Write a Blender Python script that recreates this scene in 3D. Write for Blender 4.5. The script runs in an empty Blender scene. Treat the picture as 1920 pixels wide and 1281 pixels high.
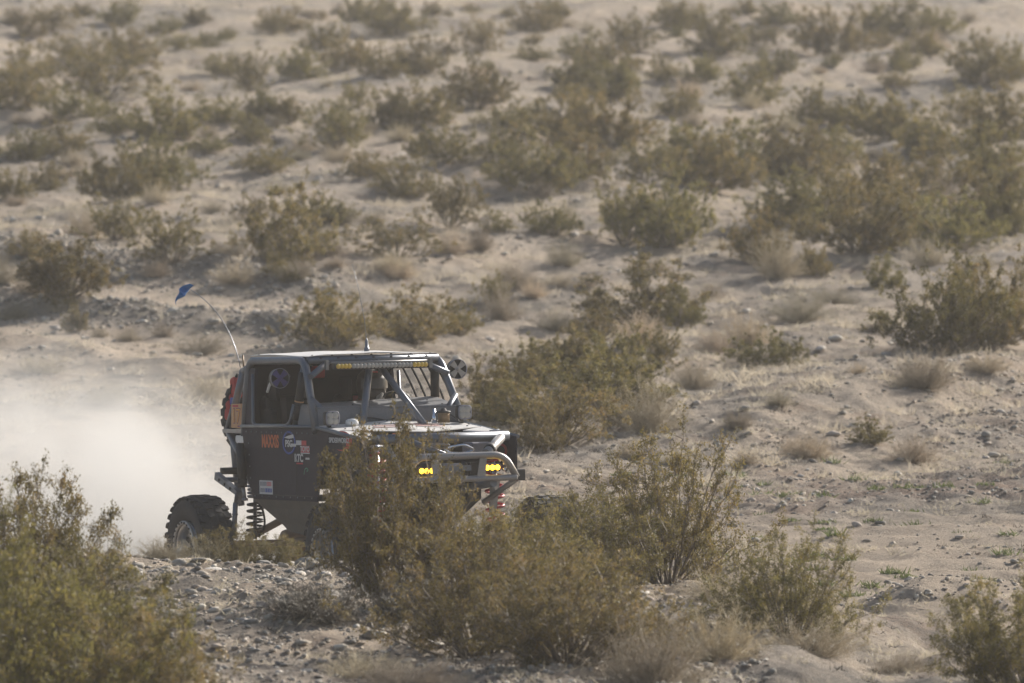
import bpy, bmesh, math, random
import numpy as np
from mathutils import Vector, Matrix, Quaternion

R = math.radians
random.seed(7)
rng = np.random.default_rng(11)
scene = bpy.context.scene
COL = scene.collection

# ------------------------------------------------------------------ camera, sky, sun, exposure
CAM_H, CAM_PITCH, FPX = 6.2, R(2.73), 16400.0
cam_data = bpy.data.cameras.new("camera")
cam = bpy.data.objects.new("camera", cam_data)
COL.objects.link(cam)
cam.location = (0, 0, CAM_H)
cam.rotation_euler = (R(90) - CAM_PITCH, 0, 0)
cam_data.sensor_width = 36.0
cam_data.lens = FPX / 1920 * 36.0
cam_data.clip_start = 1.0
cam_data.clip_end = 3000.0
cam_data.dof.use_dof = True
cam_data.dof.focus_distance = 78.5
cam_data.dof.aperture_fstop = 4.0
scene.camera = cam

SUN_AZ, SUN_EL = R(42), R(25.5)          # azimuth from +Y towards +X
world = bpy.data.worlds.new("World")
scene.world = world
world.use_nodes = True
wn = world.node_tree.nodes
sky = wn.new("ShaderNodeTexSky")
sky.sky_type = 'NISHITA'
sky.sun_disc = False
sky.sun_elevation = SUN_EL
sky.sun_rotation = SUN_AZ
sky.dust_density = 3.0
wn["Background"].inputs[1].default_value = 0.08
world.node_tree.links.new(sky.outputs[0], wn["Background"].inputs[0])

sun_data = bpy.data.lights.new("sun", 'SUN')
sun_data.energy = 5.0
sun_data.angle = R(0.6)
sun_data.color = (1.0, 0.95, 0.88)
sun = bpy.data.objects.new("sun", sun_data)
COL.objects.link(sun)
sdir = Vector((math.sin(SUN_AZ) * math.cos(SUN_EL), math.cos(SUN_AZ) * math.cos(SUN_EL), math.sin(SUN_EL)))
sun.rotation_euler = sdir.to_track_quat('Z', 'Y').to_euler()
sun.location = (60, 60, 60)

scene.view_settings.view_transform = 'Standard'
scene.view_settings.look = 'None'
scene.view_settings.gamma = 1.0
scene.view_settings.use_curve_mapping = False
scene.view_settings.exposure = 0.64
scene.cycles.max_bounces = 8
scene.cycles.volume_bounces = 3
scene.cycles.transparent_max_bounces = 8
scene.cycles.volume_step_rate = 2.0

# ------------------------------------------------------------------ small helpers
def put(o, parent=None):
    COL.objects.link(o)
    if parent is not None:
        o.parent = parent
    return o

def tag(o, label=None, cat=None, group=None, kind=None):
    if label: o["label"] = label
    if cat: o["category"] = cat
    if group: o["group"] = group
    if kind: o["kind"] = kind
    return o

def empty(name, loc=(0, 0, 0), parent=None):
    o = bpy.data.objects.new(name, None)
    o.location = loc
    o.empty_display_size = 0.2
    return put(o, parent)

class MB:
    """collects geometry for one mesh object"""
    def __init__(s):
        s.v, s.f, s.sm, s.mi = [], [], [], []
    def add(s, vs, fs, smooth=False, mi=0):
        b = len(s.v)
        s.v += [tuple(map(float, p)) for p in vs]
        for f in fs:
            s.f.append([i + b for i in f]); s.sm.append(smooth); s.mi.append(mi)
    def box(s, c, d, rot=None, mi=0):
        hx, hy, hz = d[0] / 2, d[1] / 2, d[2] / 2
        vs = [Vector((x, y, z)) for x in (-hx, hx) for y in (-hy, hy) for z in (-hz, hz)]
        if rot is not None: vs = [rot @ p for p in vs]
        vs = [p + Vector(c) for p in vs]
        s.add(vs, [(0, 1, 3, 2), (4, 6, 7, 5), (0, 4, 5, 1), (2, 3, 7, 6), (0, 2, 6, 4), (1, 5, 7, 3)], False, mi)
    def rbox(s, c, d, r=0.01, rot=None, mi=0):
        """box with rounded vertical profile: bevelled by extruding an octagonal outline along y"""
        hx, hy, hz = d[0] / 2, d[1] / 2, d[2] / 2
        pts = []
        for sx, sz, a0 in ((1, 1, 0), (-1, 1, 90), (-1, -1, 180), (1, -1, 270)):
            for k in range(4):
                a = R(a0 + 30 * k)
                pts.append((sx * (hx - r) + r * math.cos(a), sz * (hz - r) + r * math.sin(a)))
        n = len(pts); vs = []
        for yy in (-hy, -hy + r * .4, hy - r * .4, hy):
            k = 1 if abs(yy) < hy - 1e-6 else (1 - r * .5 / max(hx, hz))
            vs += [Vector((p[0] * k, yy, p[1] * k)) for p in pts]
        if rot is not None: vs = [rot @ p for p in vs]
        vs = [p + Vector(c) for p in vs]
        fs = []
        for q in range(3):
            for i in range(n):
                j = (i + 1) % n
                fs.append((q * n + i, q * n + j, (q + 1) * n + j, (q + 1) * n + i))
        fs.append(tuple(range(n - 1, -1, -1))); fs.append(tuple(3 * n + i for i in range(n)))
        s.add(vs, fs, False, mi)
    def prism(s, poly, off, mi=0):
        """planar polygon (3D points) given thickness by vector off"""
        n = len(poly); off = Vector(off)
        vs = [Vector(p) for p in poly] + [Vector(p) + off for p in poly]
        fs = [tuple(range(n)), tuple(range(2 * n - 1, n - 1, -1))]
        fs += [(i, n + i, n + (i + 1) % n, (i + 1) % n) for i in range(n)]
        s.add(vs, fs, False, mi)
    def tube(s, pts, r, seg=10, fillet=0.0, r2=None, mi=0, smooth=True, caps=True):
        P = [Vector(p) for p in pts]
        if fillet > 0 and len(P) > 2:
            Q = [P[0]]
            for i in range(1, len(P) - 1):
                a = (P[i - 1] - P[i]); b = (P[i + 1] - P[i])
                d = min(fillet, a.length * .45, b.length * .45)
                p0 = P[i] + a.normalized() * d; p1 = P[i] + b.normalized() * d
                for k in range(7):
                    t = k / 6
                    Q.append(p0 * (1 - t) ** 2 + P[i] * 2 * t * (1 - t) + p1 * t * t)
            Q.append(P[-1]); P = Q
        n = len(P); vs = []
        T = (P[1] - P[0]).normalized()
        N = T.orthogonal().normalized()
        for i in range(n):
            t = (P[min(i + 1, n - 1)] - P[max(i - 1, 0)]).normalized()
            q = T.rotation_difference(t); N = (q @ N).normalized(); T = t
            B = T.cross(N)
            rr = r if r2 is None else r + (r2 - r) * i / (n - 1)
            for k in range(seg):
                a = 2 * math.pi * k / seg
                vs.append(P[i] + (N * math.cos(a) + B * math.sin(a)) * rr)
        fs = [(i * seg + k, i * seg + (k + 1) % seg, (i + 1) * seg + (k + 1) % seg, (i + 1) * seg + k)
              for i in range(n - 1) for k in range(seg)]
        s.add(vs, fs, smooth, mi)
        if caps:
            b = len(s.v) - len(vs)
            s.f.append([b + k for k in range(seg - 1, -1, -1)]); s.sm.append(False); s.mi.append(mi)
            s.f.append([b + (n - 1) * seg + k for k in range(seg)]); s.sm.append(False); s.mi.append(mi)
    def lathe(s, prof, c=(0, 0, 0), axis='y', seg=32, smooth=True, mi=0, close=False):
        """prof = list of (along axis, radius)"""
        vs = []; n = len(prof)
        for k in range(seg):
            a = 2 * math.pi * k / seg; ca, sa = math.cos(a), math.sin(a)
            for h, r in prof:
                if axis == 'y': p = (r * ca, h, r * sa)
                elif axis == 'x': p = (h, r * ca, r * sa)
                else: p = (r * ca, r * sa, h)
                vs.append((p[0] + c[0], p[1] + c[1], p[2] + c[2]))
        m = n if close else n - 1
        fs = [(k * n + i, k * n + (i + 1) % n, ((k + 1) % seg) * n + (i + 1) % n, ((k + 1) % seg) * n + i)
              for k in range(seg) for i in range(m)]
        s.add(vs, fs, smooth, mi)
    def mesh(s, name, mats):
        me = bpy.data.meshes.new(name)
        me.from_pydata(s.v, [], s.f)
        me.polygons.foreach_set("use_smooth", s.sm)
        if len(mats) > 1: me.polygons.foreach_set("material_index", s.mi)
        for m in mats: me.materials.append(m)
        bm = bmesh.new(); bm.from_mesh(me); bmesh.ops.recalc_face_normals(bm, faces=bm.faces); bm.to_mesh(me); bm.free()
        me.update()
        return me
    def build(s, name, mat, parent=None):
        mats = mat if isinstance(mat, (list, tuple)) else [mat]
        return put(bpy.data.objects.new(name, s.mesh(name, mats)), parent)

# ------------------------------------------------------------------ materials
def new_mat(name):
    m = bpy.data.materials.new(name); m.use_nodes = True
    nt = m.node_tree
    return m, nt, nt.nodes["Principled BSDF"]

def link(nt, a, b): nt.links.new(a, b)

def coat(name, base, rough=.5, metal=0.0, dust=0.3, bump=0.0, spec=.5, var=.15, dustcol=(.33, .28, .22), scale=9):
    """painted / metal surface with wear and a layer of desert dust lying on it"""
    m, nt, b = new_mat(name)
    N = nt.nodes
    tc = N.new("ShaderNodeTexCoord")
    nz = N.new("ShaderNodeTexNoise"); nz.inputs["Scale"].default_value = scale; nz.inputs["Detail"].default_value = 6
    link(nt, tc.outputs["Object"], nz.inputs["Vector"])
    nz2 = N.new("ShaderNodeTexNoise"); nz2.inputs["Scale"].default_value = scale * 6; nz2.inputs["Detail"].default_value = 4
    link(nt, tc.outputs["Object"], nz2.inputs["Vector"])
    mr = N.new("ShaderNodeMapRange"); mr.inputs[1].default_value = .35; mr.inputs[2].default_value = .7
    mr.inputs[3].default_value = dust * .45; mr.inputs[4].default_value = dust
    link(nt, nz.outputs[0], mr.inputs[0])
    mx = N.new("ShaderNodeMix"); mx.data_type = 'RGBA'
    mx.inputs[6].default_value = (*base, 1); mx.inputs[7].default_value = (*dustcol, 1)
    link(nt, mr.outputs[0], mx.inputs[0])
    hv = N.new("ShaderNodeHueSaturation")
    m2 = N.new("ShaderNodeMapRange"); m2.inputs[3].default_value = 1 - var; m2.inputs[4].default_value = 1 + var
    link(nt, nz2.outputs[0], m2.inputs[0]); link(nt, m2.outputs[0], hv.inputs["Value"])
    link(nt, mx.outputs[2], hv.inputs["Color"])
    link(nt, hv.outputs[0], b.inputs["Base Color"])
    b.inputs["Metallic"].default_value = metal
    m3 = N.new("ShaderNodeMapRange"); m3.inputs[3].default_value = max(.05, rough - .1); m3.inputs[4].default_value = min(1, rough + .25)
    link(nt, nz.outputs[0], m3.inputs[0]); link(nt, m3.outputs[0], b.inputs["Roughness"])
    b.inputs["Specular IOR Level"].default_value = spec
    if bump > 0:
        bp = N.new("ShaderNodeBump"); bp.inputs["Strength"].default_value = bump; bp.inputs["Distance"].default_value = .01
        link(nt, nz2.outputs[0], bp.inputs["Height"]); link(nt, bp.outputs[0], b.inputs["Normal"])
    return m

def glow(name, col, strength):
    m, nt, b = new_mat(name)
    b.inputs["Base Color"].default_value = (*col, 1)
    b.inputs["Emission Color"].default_value = (*col, 1)
    b.inputs["Emission Strength"].default_value = strength
    b.inputs["Roughness"].default_value = .3
    return m

M = {}
M['tube'] = coat("satin_grey_tube", (.125, .145, .18), .32, .45, .14, spec=.6)
M['tube_bare'] = coat("dusty_steel_tube", (.27, .27, .275), .34, .6, .25)
M['body'] = coat("dark_plum_paint", (.022, .019, .032), .55, .0, .05, spec=.25, var=.12)
M['skid'] = coat("dusty_skid_plate", (.085, .08, .075), .6, .2, .35)
M['pale'] = coat("dusty_aluminium_sheet", (.64, .63, .62), .5, .2, .35, var=.08, dustcol=(.55, .5, .43))
M['dash'] = coat("grey_dash_sheet", (.17, .18, .20), .55, .1, .25)
M['black'] = coat("black_plastic", (.02, .02, .022), .5, 0, .12)
M['cloth'] = coat("black_seat_cloth", (.018, .018, .02), .9, 0, .08)
M['rubber'] = coat("dusty_rubber", (.030, .030, .034), .85, 0, .10, bump=.4)
M['rim'] = coat("machined_rim", (.55, .55, .56), .25, .85, .12)
M['rimdark'] = coat("dark_rim_dish", (.07, .075, .085), .3, .7, .15)
M['ring'] = coat("worn_beadlock_ring", (.42, .40, .38), .4, .6, .35)
M['chrome'] = coat("bright_metal", (.75, .76, .78), .12, 1.0, .04)
M['red'] = coat("red_cloth", (.42, .02, .02), .6, 0, .12)
M['redmetal'] = coat("red_spring_paint", (.35, .012, .02), .35, .1, .12)
M['darkred'] = coat("dark_red_suit", (.16, .015, .012), .8, 0, .05)
M['purple'] = coat("purple_cover", (.07, .055, .22), .4, 0, .15)
M['whitep'] = coat("white_plastic", (.78, .78, .76), .4, 0, .12)
M['lens'] = coat("frosted_lens", (.40, .39, .36), .2, 0, .3)
M['amber'] = coat("amber_lens", (.75, .48, .05), .25, 0, .2)
M['amberlit'] = glow("lit_amber_lens", (1.0, .55, .03), 4.0)
M['brown'] = coat("brown_can", (.22, .13, .05), .45, .2, .2)
M['orange'] = coat("orange_print", (.62, .13, .03), .5, 0, .15)
M['peach'] = coat("peach_number_board", (.62, .34, .17), .6, 0, .2)
M['yelloworange'] = coat("yellow_orange_print", (.72, .36, .05), .6, 0, .1)
M['purpleprint'] = coat("purple_print", (.25, .07, .16), .6, 0, .1)
M['white'] = coat("white_print", (.62, .62, .62), .5, 0, .2)
M['blue'] = coat("blue_print", (.04, .08, .36), .5, 0, .1)
M['redp'] = coat("red_print", (.55, .05, .06), .5, 0, .1)
M['pinkp'] = coat("faded_pink_print", (.62, .36, .34), .6, 0, .4)
M['greyp'] = coat("grey_print", (.22, .22, .26), .5, 0, .1)
M['greenp'] = coat("green_print", (.05, .25, .16), .5, 0, .1)
M['glove'] = coat("grey_glove", (.40, .38, .36), .8, 0, .2, bump=.5)
M['flag'] = coat("blue_flag_cloth", (.02, .15, .42), .7, 0, .05)
M['rust'] = coat("brown_steel_link", (.16, .10, .06), .6, .3, .35)
M['orangep'] = coat("orange_plastic", (.75, .2, .08), .5, 0, .15)

def foliage_mat(name, c1, c2, c3, trans=.35, rough=.6):
    m, nt, b = new_mat(name)
    N = nt.nodes
    tc = N.new("ShaderNodeTexCoord"); oi = N.new("ShaderNodeObjectInfo")
    nz = N.new("ShaderNodeTexNoise"); nz.inputs["Scale"].default_value = 7; nz.inputs["Detail"].default_value = 3
    link(nt, tc.outputs["Object"], nz.inputs["Vector"])
    cr = N.new("ShaderNodeValToRGB")
    cr.color_ramp.elements[0].position = .32; cr.color_ramp.elements[0].color = (*c1, 1)
    cr.color_ramp.elements[1].position = .72; cr.color_ramp.elements[1].color = (*c3, 1)
    e = cr.color_ramp.elements.new(.52); e.color = (*c2, 1)
    link(nt, nz.outputs[0], cr.inputs[0])
    hv = N.new("ShaderNodeHueSaturation")
    mr = N.new("ShaderNodeMapRange"); mr.inputs[3].default_value = .75; mr.inputs[4].default_value = 1.25
    link(nt, oi.outputs["Random"], mr.inputs[0]); link(nt, mr.outputs[0], hv.inputs["Value"])
    mh = N.new("ShaderNodeMapRange"); mh.inputs[3].default_value = .485; mh.inputs[4].default_value = .515
    mm = N.new("ShaderNodeMath"); mm.operation = 'FRACT'
    m5 = N.new("ShaderNodeMath"); m5.operation = 'MULTIPLY'; m5.inputs[1].default_value = 7.31
    link(nt, oi.outputs["Random"], m5.inputs[0]); link(nt, m5.outputs[0], mm.inputs[0]); link(nt, mm.outputs[0], mh.inputs[0])
    link(nt, mh.outputs[0], hv.inputs["Hue"])
    link(nt, cr.outputs[0], hv.inputs["Color"])
    link(nt, hv.outputs[0], b.inputs["Base Color"])
    b.inputs["Roughness"].default_value = rough
    b.inputs["Specular IOR Level"].default_value = .3
    if trans > 0:
        tr = N.new("ShaderNodeBsdfTranslucent"); ms = N.new("ShaderNodeMixShader")
        ms.inputs[0].default_value = trans
        link(nt, hv.outputs[0], tr.inputs["Color"])
        link(nt, b.outputs[0], ms.inputs[1]); link(nt, tr.outputs[0], ms.inputs[2])
        link(nt, ms.outputs[0], N["Material Output"].inputs[0])
    return m

M['leaf'] = foliage_mat("creosote_leaf", (.095, .084, .028), (.185, .155, .046), (.31, .225, .075), .45)
M['twig'] = foliage_mat("grey_brown_twig", (.12, .10, .075), (.20, .165, .125), (.27, .23, .18), 0)
M['dry'] = foliage_mat("dry_straw_twig", (.44, .38, .28), (.56, .49, .375), (.66, .585, .46), .5)
M['drydark'] = foliage_mat("dead_dark_twig", (.07, .058, .045), (.12, .10, .075), (.19, .155, .115), 0)
M['weed'] = foliage_mat("fresh_green_weed", (.09, .12, .04), (.13, .16, .06), (.18, .19, .08), .35)

# ------------------------------------------------------------------ terrain
_perm = rng.permutation(4096)
_grad = rng.uniform(0, 2 * math.pi, 4096)
def gnoise(x, y):
    xi = np.floor(x).astype(np.int64); yi = np.floor(y).astype(np.int64)
    xf = x - xi; yf = y - yi
    def g(ix, iy, dx, dy):
        a = _grad[_perm[(ix * 73 + _perm[iy & 4095]) & 4095]]
        return np.cos(a) * dx + np.sin(a) * dy
    u = xf * xf * xf * (xf * (xf * 6 - 15) + 10); v = yf * yf * yf * (yf * (yf * 6 - 15) + 10)
    a = g(xi, yi, xf, yf) * (1 - u) + g(xi + 1, yi, xf - 1, yf) * u
    b = g(xi, yi + 1, xf, yf - 1) * (1 - u) + g(xi + 1, yi + 1, xf - 1, yf - 1) * u
    return (a * (1 - v) + b * v) * 1.4
def sstep(a, b, x):
    t = np.clip((x - a) / (b - a), 0, 1); return t * t * (3 - 2 * t)

def height(x, y):
    x = np.asarray(x, float); y = np.asarray(y, float)
    t = y - 92
    b = .034 * (t + np.sqrt(t * t + 400)) / 2 - .187
    z = 12 * np.tanh(b / 12)
    far = sstep(84, 104, y)
    flat = (1 - sstep(-3.2, -.4, x)) * np.exp(-((y - (119.7 - 1.1 * (x + 5.9)) - .5) / 8.5) ** 4)      # graded trail on the left
    z = z + far * (1 - .85 * flat) * (.42 * gnoise(x / 13 + 3.1, y / 21 + .7) + .16 * gnoise(x / 4.1 + 9, y / 6 + 4) + .08 * gnoise(x / 1.5, y / 2.2))
    # low berms thrown up beside the sandy trail on the left
    yc = 119.7 - 1.1 * (x + 5.9) + .8 * gnoise(x / 4, x * 0 + 7.7)
    lf = 1 - sstep(-3.0, .5, x)
    z = z + lf * ((.24 * np.exp(-((y - yc) / 1.0) ** 2) + .26 * np.exp(-((y - yc - 9) / 1.3) ** 2) + .16 * np.exp(-((y - yc + 7.5) / 1.2) ** 2)) * (1 + .6 * gnoise(x / 1.3, y / 1.3)) - .08 * np.exp(-((y - yc - 4.5) / 2.5) ** 2) - .08 * np.exp(-((y - yc + 3.8) / 2.3) ** 2))
    # swells and small washes that run diagonally up the slope
    pq = .90 * x - .44 * y; al = .44 * x + .90 * y
    z = z + far * (1 - .9 * flat) * (.30 * gnoise(pq / 3.6 + 11, al / 30) + .14 * gnoise(pq / 1.5 + 5, al / 14))
    # near gravel bank on the left and middle; the wash opens on the right
    edge = 1.9 + .8 * gnoise(y / 5, y * 0 + 3.3)
    pl = (1 - sstep(edge - .6, edge + 2.0, x)) * (1 - sstep(73.3, 75.9, y + .5 * gnoise(x / 1.8, x * 0 + 1.2)))
    z = z + pl * (.92 + .10 * gnoise(x / 2.3 + 5, y / 3) + .05 * gnoise(x / .8, y / .9))
    # sand mounds in the wash, bottom right
    rt = sstep(2.6, 3.6, x)
    z = z + rt * (.40 * np.exp(-((y - 78.2 - .5 * gnoise(x / 1.4, x * 0)) / 1.15) ** 2) * (.75 + .5 * gnoise(x / 1.1 + 8, y * 0 + 2)) \
        + .30 * np.exp(-((y - 73.6 - .3 * gnoise(x / 1.2, x * 0 + 4)) / .7) ** 2) * (.8 + .4 * gnoise(x / .9, y * 0 + 6)))
    z = z + rt * .5 * (1 - sstep(66, 72.5, y))
    # wheel ruts running along the wash
    rut = sstep(.5, 2, x) * (1 - sstep(90, 93, y)) * sstep(79.5, 80.5, y)
    yy = y + .12 * (x - 4) + .5 * gnoise(x / 3.5, x * 0 + 9)
    z = z + rut * .045 * np.sin(yy * 2 * math.pi / 1.35) * (.75 + .5 * gnoise(x / 3.2 + 4, y / .9))
    # firm ground under the front wheels
    z = z + .145 * np.exp(-(((x + .6) / 2.0) ** 2 + ((y - 77.2) / 1.1) ** 2) ** 2)
    car = np.exp(-(((x + 1) / 4.5) ** 2 + ((y - 79) / 5) ** 2) ** 2)
    # clods and small relief
    lane = sstep(1.0, 2.4, x) * sstep(79, 81, y) * (1 - sstep(88.5, 91.5, y))
    k = (.35 + .65 * (1 - car)) * (1 - .62 * lane) * (1 - .5 * flat)
    z = z + k * (.060 * gnoise(x / .6, y / .8) + .036 * gnoise(x / .28, y / .36) + .024 * gnoise(x / .16 + 2, y / .17) + .05 * np.clip(gnoise(x / .9 + 7, y / 1.3) - .25, 0, 1))
    return z

def hgt(x, y): return float(height(np.array([x]), np.array([y]))[0])

def ground_at(u, v):
    """where the sight line through a spot of the photograph meets the ground (for setting plants down)"""
    y = np.arange(50, 420, .08)
    ang = CAM_PITCH + math.atan((v - 640.5) / FPX)
    x = (u - 960) / FPX * y
    zr = CAM_H - y * math.tan(ang)
    hit = np.nonzero(zr < height(x, y))[0]
    i = hit[0] if len(hit) else len(y) - 1
    return float(x[i]), float(y[i]), hgt(x[i], y[i])

def ground_material():
    m, nt, b = new_mat("desert_ground")
    N = nt.nodes
    g = N.new("ShaderNodeNewGeometry")
    def noise(scale, detail=6, rough=.6, sc=(1, 1, 1)):
        mp = N.new("ShaderNodeMapping"); mp.inputs["Scale"].default_value = sc
        link(nt, g.outputs["Position"], mp.inputs[0])
        n = N.new("ShaderNodeTexNoise"); n.inputs["Scale"].default_value = scale
        n.inputs["Detail"].default_value = detail; n.inputs["Roughness"].default_value = rough
        link(nt, mp.outputs[0], n.inputs["Vector"]); return n.outputs[0]
    def ramp(src, p0, p1):
        r = N.new("ShaderNodeMapRange"); r.inputs[1].default_value = p0; r.inputs[2].default_value = p1
        link(nt, src, r.inputs[0]); return r.outputs[0]
    def mix(fac, a, bb):
        x = N.new("ShaderNodeMix"); x.data_type = 'RGBA'
        link(nt, fac, x.inputs[0])
        for i, c in ((6, a), (7, bb)):
            if isinstance(c, tuple): x.inputs[i].default_value = (*c, 1)
            else: link(nt, c, x.inputs[i])
        return x.outputs[2]
    def mul(a, k):
        x = N.new("ShaderNodeMath"); x.operation = 'MULTIPLY'; link(nt, a, x.inputs[0])
        if isinstance(k, float): x.inputs[1].default_value = k
        else: link(nt, k, x.inputs[1])
        return x.outputs[0]
    base = mix(ramp(noise(.35, 5, .6, (1, .6, 1)), .35, .65), (.56, .458, .355), (.395, .343, .29))
    base = mix(mul(ramp(noise(1.1, 5, .7, (1, .7, 1)), .52, .68), .6), base, (.29, .20, .145))
    def attr(nm_):
        a = N.new("ShaderNodeAttribute"); a.attribute_name = nm_; return a.outputs["Fac"]
    def inv(a):
        x = N.new("ShaderNodeMath"); x.operation = 'MULTIPLY_ADD'; link(nt, a, x.inputs[0]); x.inputs[1].default_value = -.75; x.inputs[2].default_value = 1; return x.outputs[0]
    sandm = attr("sand")
    base = mix(mul(ramp(noise(2.6, 6, .8), .30, .62), mul(attr("gravelly"), .85)), base, (.19, .18, .165))
    base = mix(mul(ramp(noise(3.0, 6, .8), .36, .60), mul(attr("red"), .75)), base, (.30, .185, .13))
    base = mix(mul(sandm, .8), base, (.60, .49, .38))
    base = mix(mul(mul(ramp(noise(6, 6, .75), .50, .66), .55), inv(sandm)), base, (.20, .185, .165))
    base = mix(mul(mul(ramp(noise(24, 3, .7), .56, .68), .65), inv(sandm)), base, (.12, .115, .11))
    base = mix(mul(ramp(noise(31, 3, .7), .60, .70), .55), base, (.56, .48, .39))
    link(nt, base, b.inputs["Base Color"])
    b.inputs["Roughness"].default_value = 1.0
    b.inputs["Specular IOR Level"].default_value = .1
    b1 = N.new("ShaderNodeBump"); b1.inputs["Strength"].default_value = .9; b1.inputs["Distance"].default_value = .17
    link(nt, noise(7, 8, .75, (.7, 1, 1)), b1.inputs["Height"])
    b2 = N.new("ShaderNodeBump"); b2.inputs["Strength"].default_value = .8; b2.inputs["Distance"].default_value = .04
    link(nt, noise(45, 3, .6), b2.inputs["Height"]); link(nt, b1.outputs[0], b2.inputs["Normal"])
    link(nt, b2.outputs[0], b.inputs["Normal"])
    return m
M['ground'] = ground_material()

ys = list(np.arange(-60, 50, 10.0))
y = 50.0
while y < 340:
    ys.append(y)
    y += .2 if y < 56 else (.065 if y < 95 else .00125 * y - .045)
while y < 640: ys.append(y); y += 12
ys = np.array(ys)
cu = np.linspace(-1, 1, 254)
outer = np.array([1.15, 1.5, 2.2, 4, 8, 16])
yy = np.clip(ys, 50, 400)
rows = []
for yv, yc in zip(ys, yy):
    hw = .066 * yc + 1.2
    o = hw + (outer - 1) / 15 * (600 - hw)
    rows.append(np.concatenate([-o[::-1], cu * hw, o]))
X = np.array(rows); Y = np.repeat(ys[:, None], X.shape[1], 1)
Z = height(X, Y)
nr, nc = X.shape
me = bpy.data.meshes.new("desert_ground")
co = np.stack([X, Y, Z], -1).reshape(-1, 3)
me.vertices.add(len(co)); me.vertices.foreach_set("co", co.ravel())
i, j = np.meshgrid(np.arange(nr - 1), np.arange(nc - 1), indexing='ij')
q = np.stack([i * nc + j, i * nc + j + 1, (i + 1) * nc + j + 1, (i + 1) * nc + j], -1).reshape(-1, 4)
me.loops.add(q.size); me.loops.foreach_set("vertex_index", q.ravel())
me.polygons.add(len(q)); me.polygons.foreach_set("loop_start", np.arange(0, q.size, 4))
me.polygons.foreach_set("use_smooth", np.ones(len(q), bool))
me.materials.append(M['ground']); me.update(calc_edges=True)
yc_ = 119.7 - 1.1 * (X + 5.9) + .8 * gnoise(X / 4, X * 0 + 7.7)
PQ, AL = .90 * X - .44 * Y, .44 * X + .90 * Y
wob = gnoise(X / 2.0, Y / 3.5)
sand = (np.exp(-((Y - yc_ - 4.5) / 2.6) ** 2) + np.exp(-((Y - yc_ + 3.8) / 2.4) ** 2)).clip(0, 1) * (1 - sstep(-3.2, .0, X))
sand = np.maximum(sand, .40 * sstep(.15, .5, gnoise(PQ / 1.9 + 31, AL / 16)) * sstep(88, 95, Y))
sand = np.maximum(sand, .85 * sstep(1.0, 3.0, X) * (1 - sstep(86.5, 90, Y + 1.2 * wob)) * sstep(74, 77, Y))
sand = np.maximum(sand, .9 * sstep(226, 236, Y + 7 * wob + .25 * X) * (1 - sstep(280, 300, Y)))
red = sstep(1.5, 3.5, X) * np.exp(-((Y - 91.5) / 3.2) ** 2) * sstep(-.25, .3, wob)
grav = np.exp(-((Y - yc_) / 1.3) ** 2) + np.exp(-((Y - yc_ - 9) / 1.9) ** 2)
grav = np.maximum(grav * (1 - sstep(-2, 2, X)), sstep(.10, .42, gnoise(PQ / 1.7 + 20, AL / 13)) * .9)
for nm_, ar in (("sand", sand), ("red", red), ("gravelly", grav * (1 - sand))):
    at = me.attributes.new(nm_, 'FLOAT', 'POINT'); at.data.foreach_set("value", np.clip(ar, 0, 1).astype(np.float32).ravel())
tag(put(bpy.data.objects.new("ground", me)), "pale sandy desert slope with gravel and ruts", kind="structure")

# ------------------------------------------------------------------ dust in the air
def haze():
    mb = MB(); mb.box((0, 290, 8.5), (1320, 780, 32))
    m = bpy.data.materials.new("haze"); m.use_nodes = True
    nt = m.node_tree; nt.nodes.clear()
    out = nt.nodes.new("ShaderNodeOutputMaterial"); pv = nt.nodes.new("ShaderNodeVolumePrincipled")
    pv.inputs["Color"].default_value = (.93, .90, .86, 1)
    pv.inputs["Density"].default_value = .00048
    pv.inputs["Anisotropy"].default_value = .1
    link(nt, pv.outputs[0], out.inputs["Volume"])
    o = mb.build("haze", m)
    tag(o, "thin dusty haze over the desert", kind="stuff")
haze()

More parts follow.
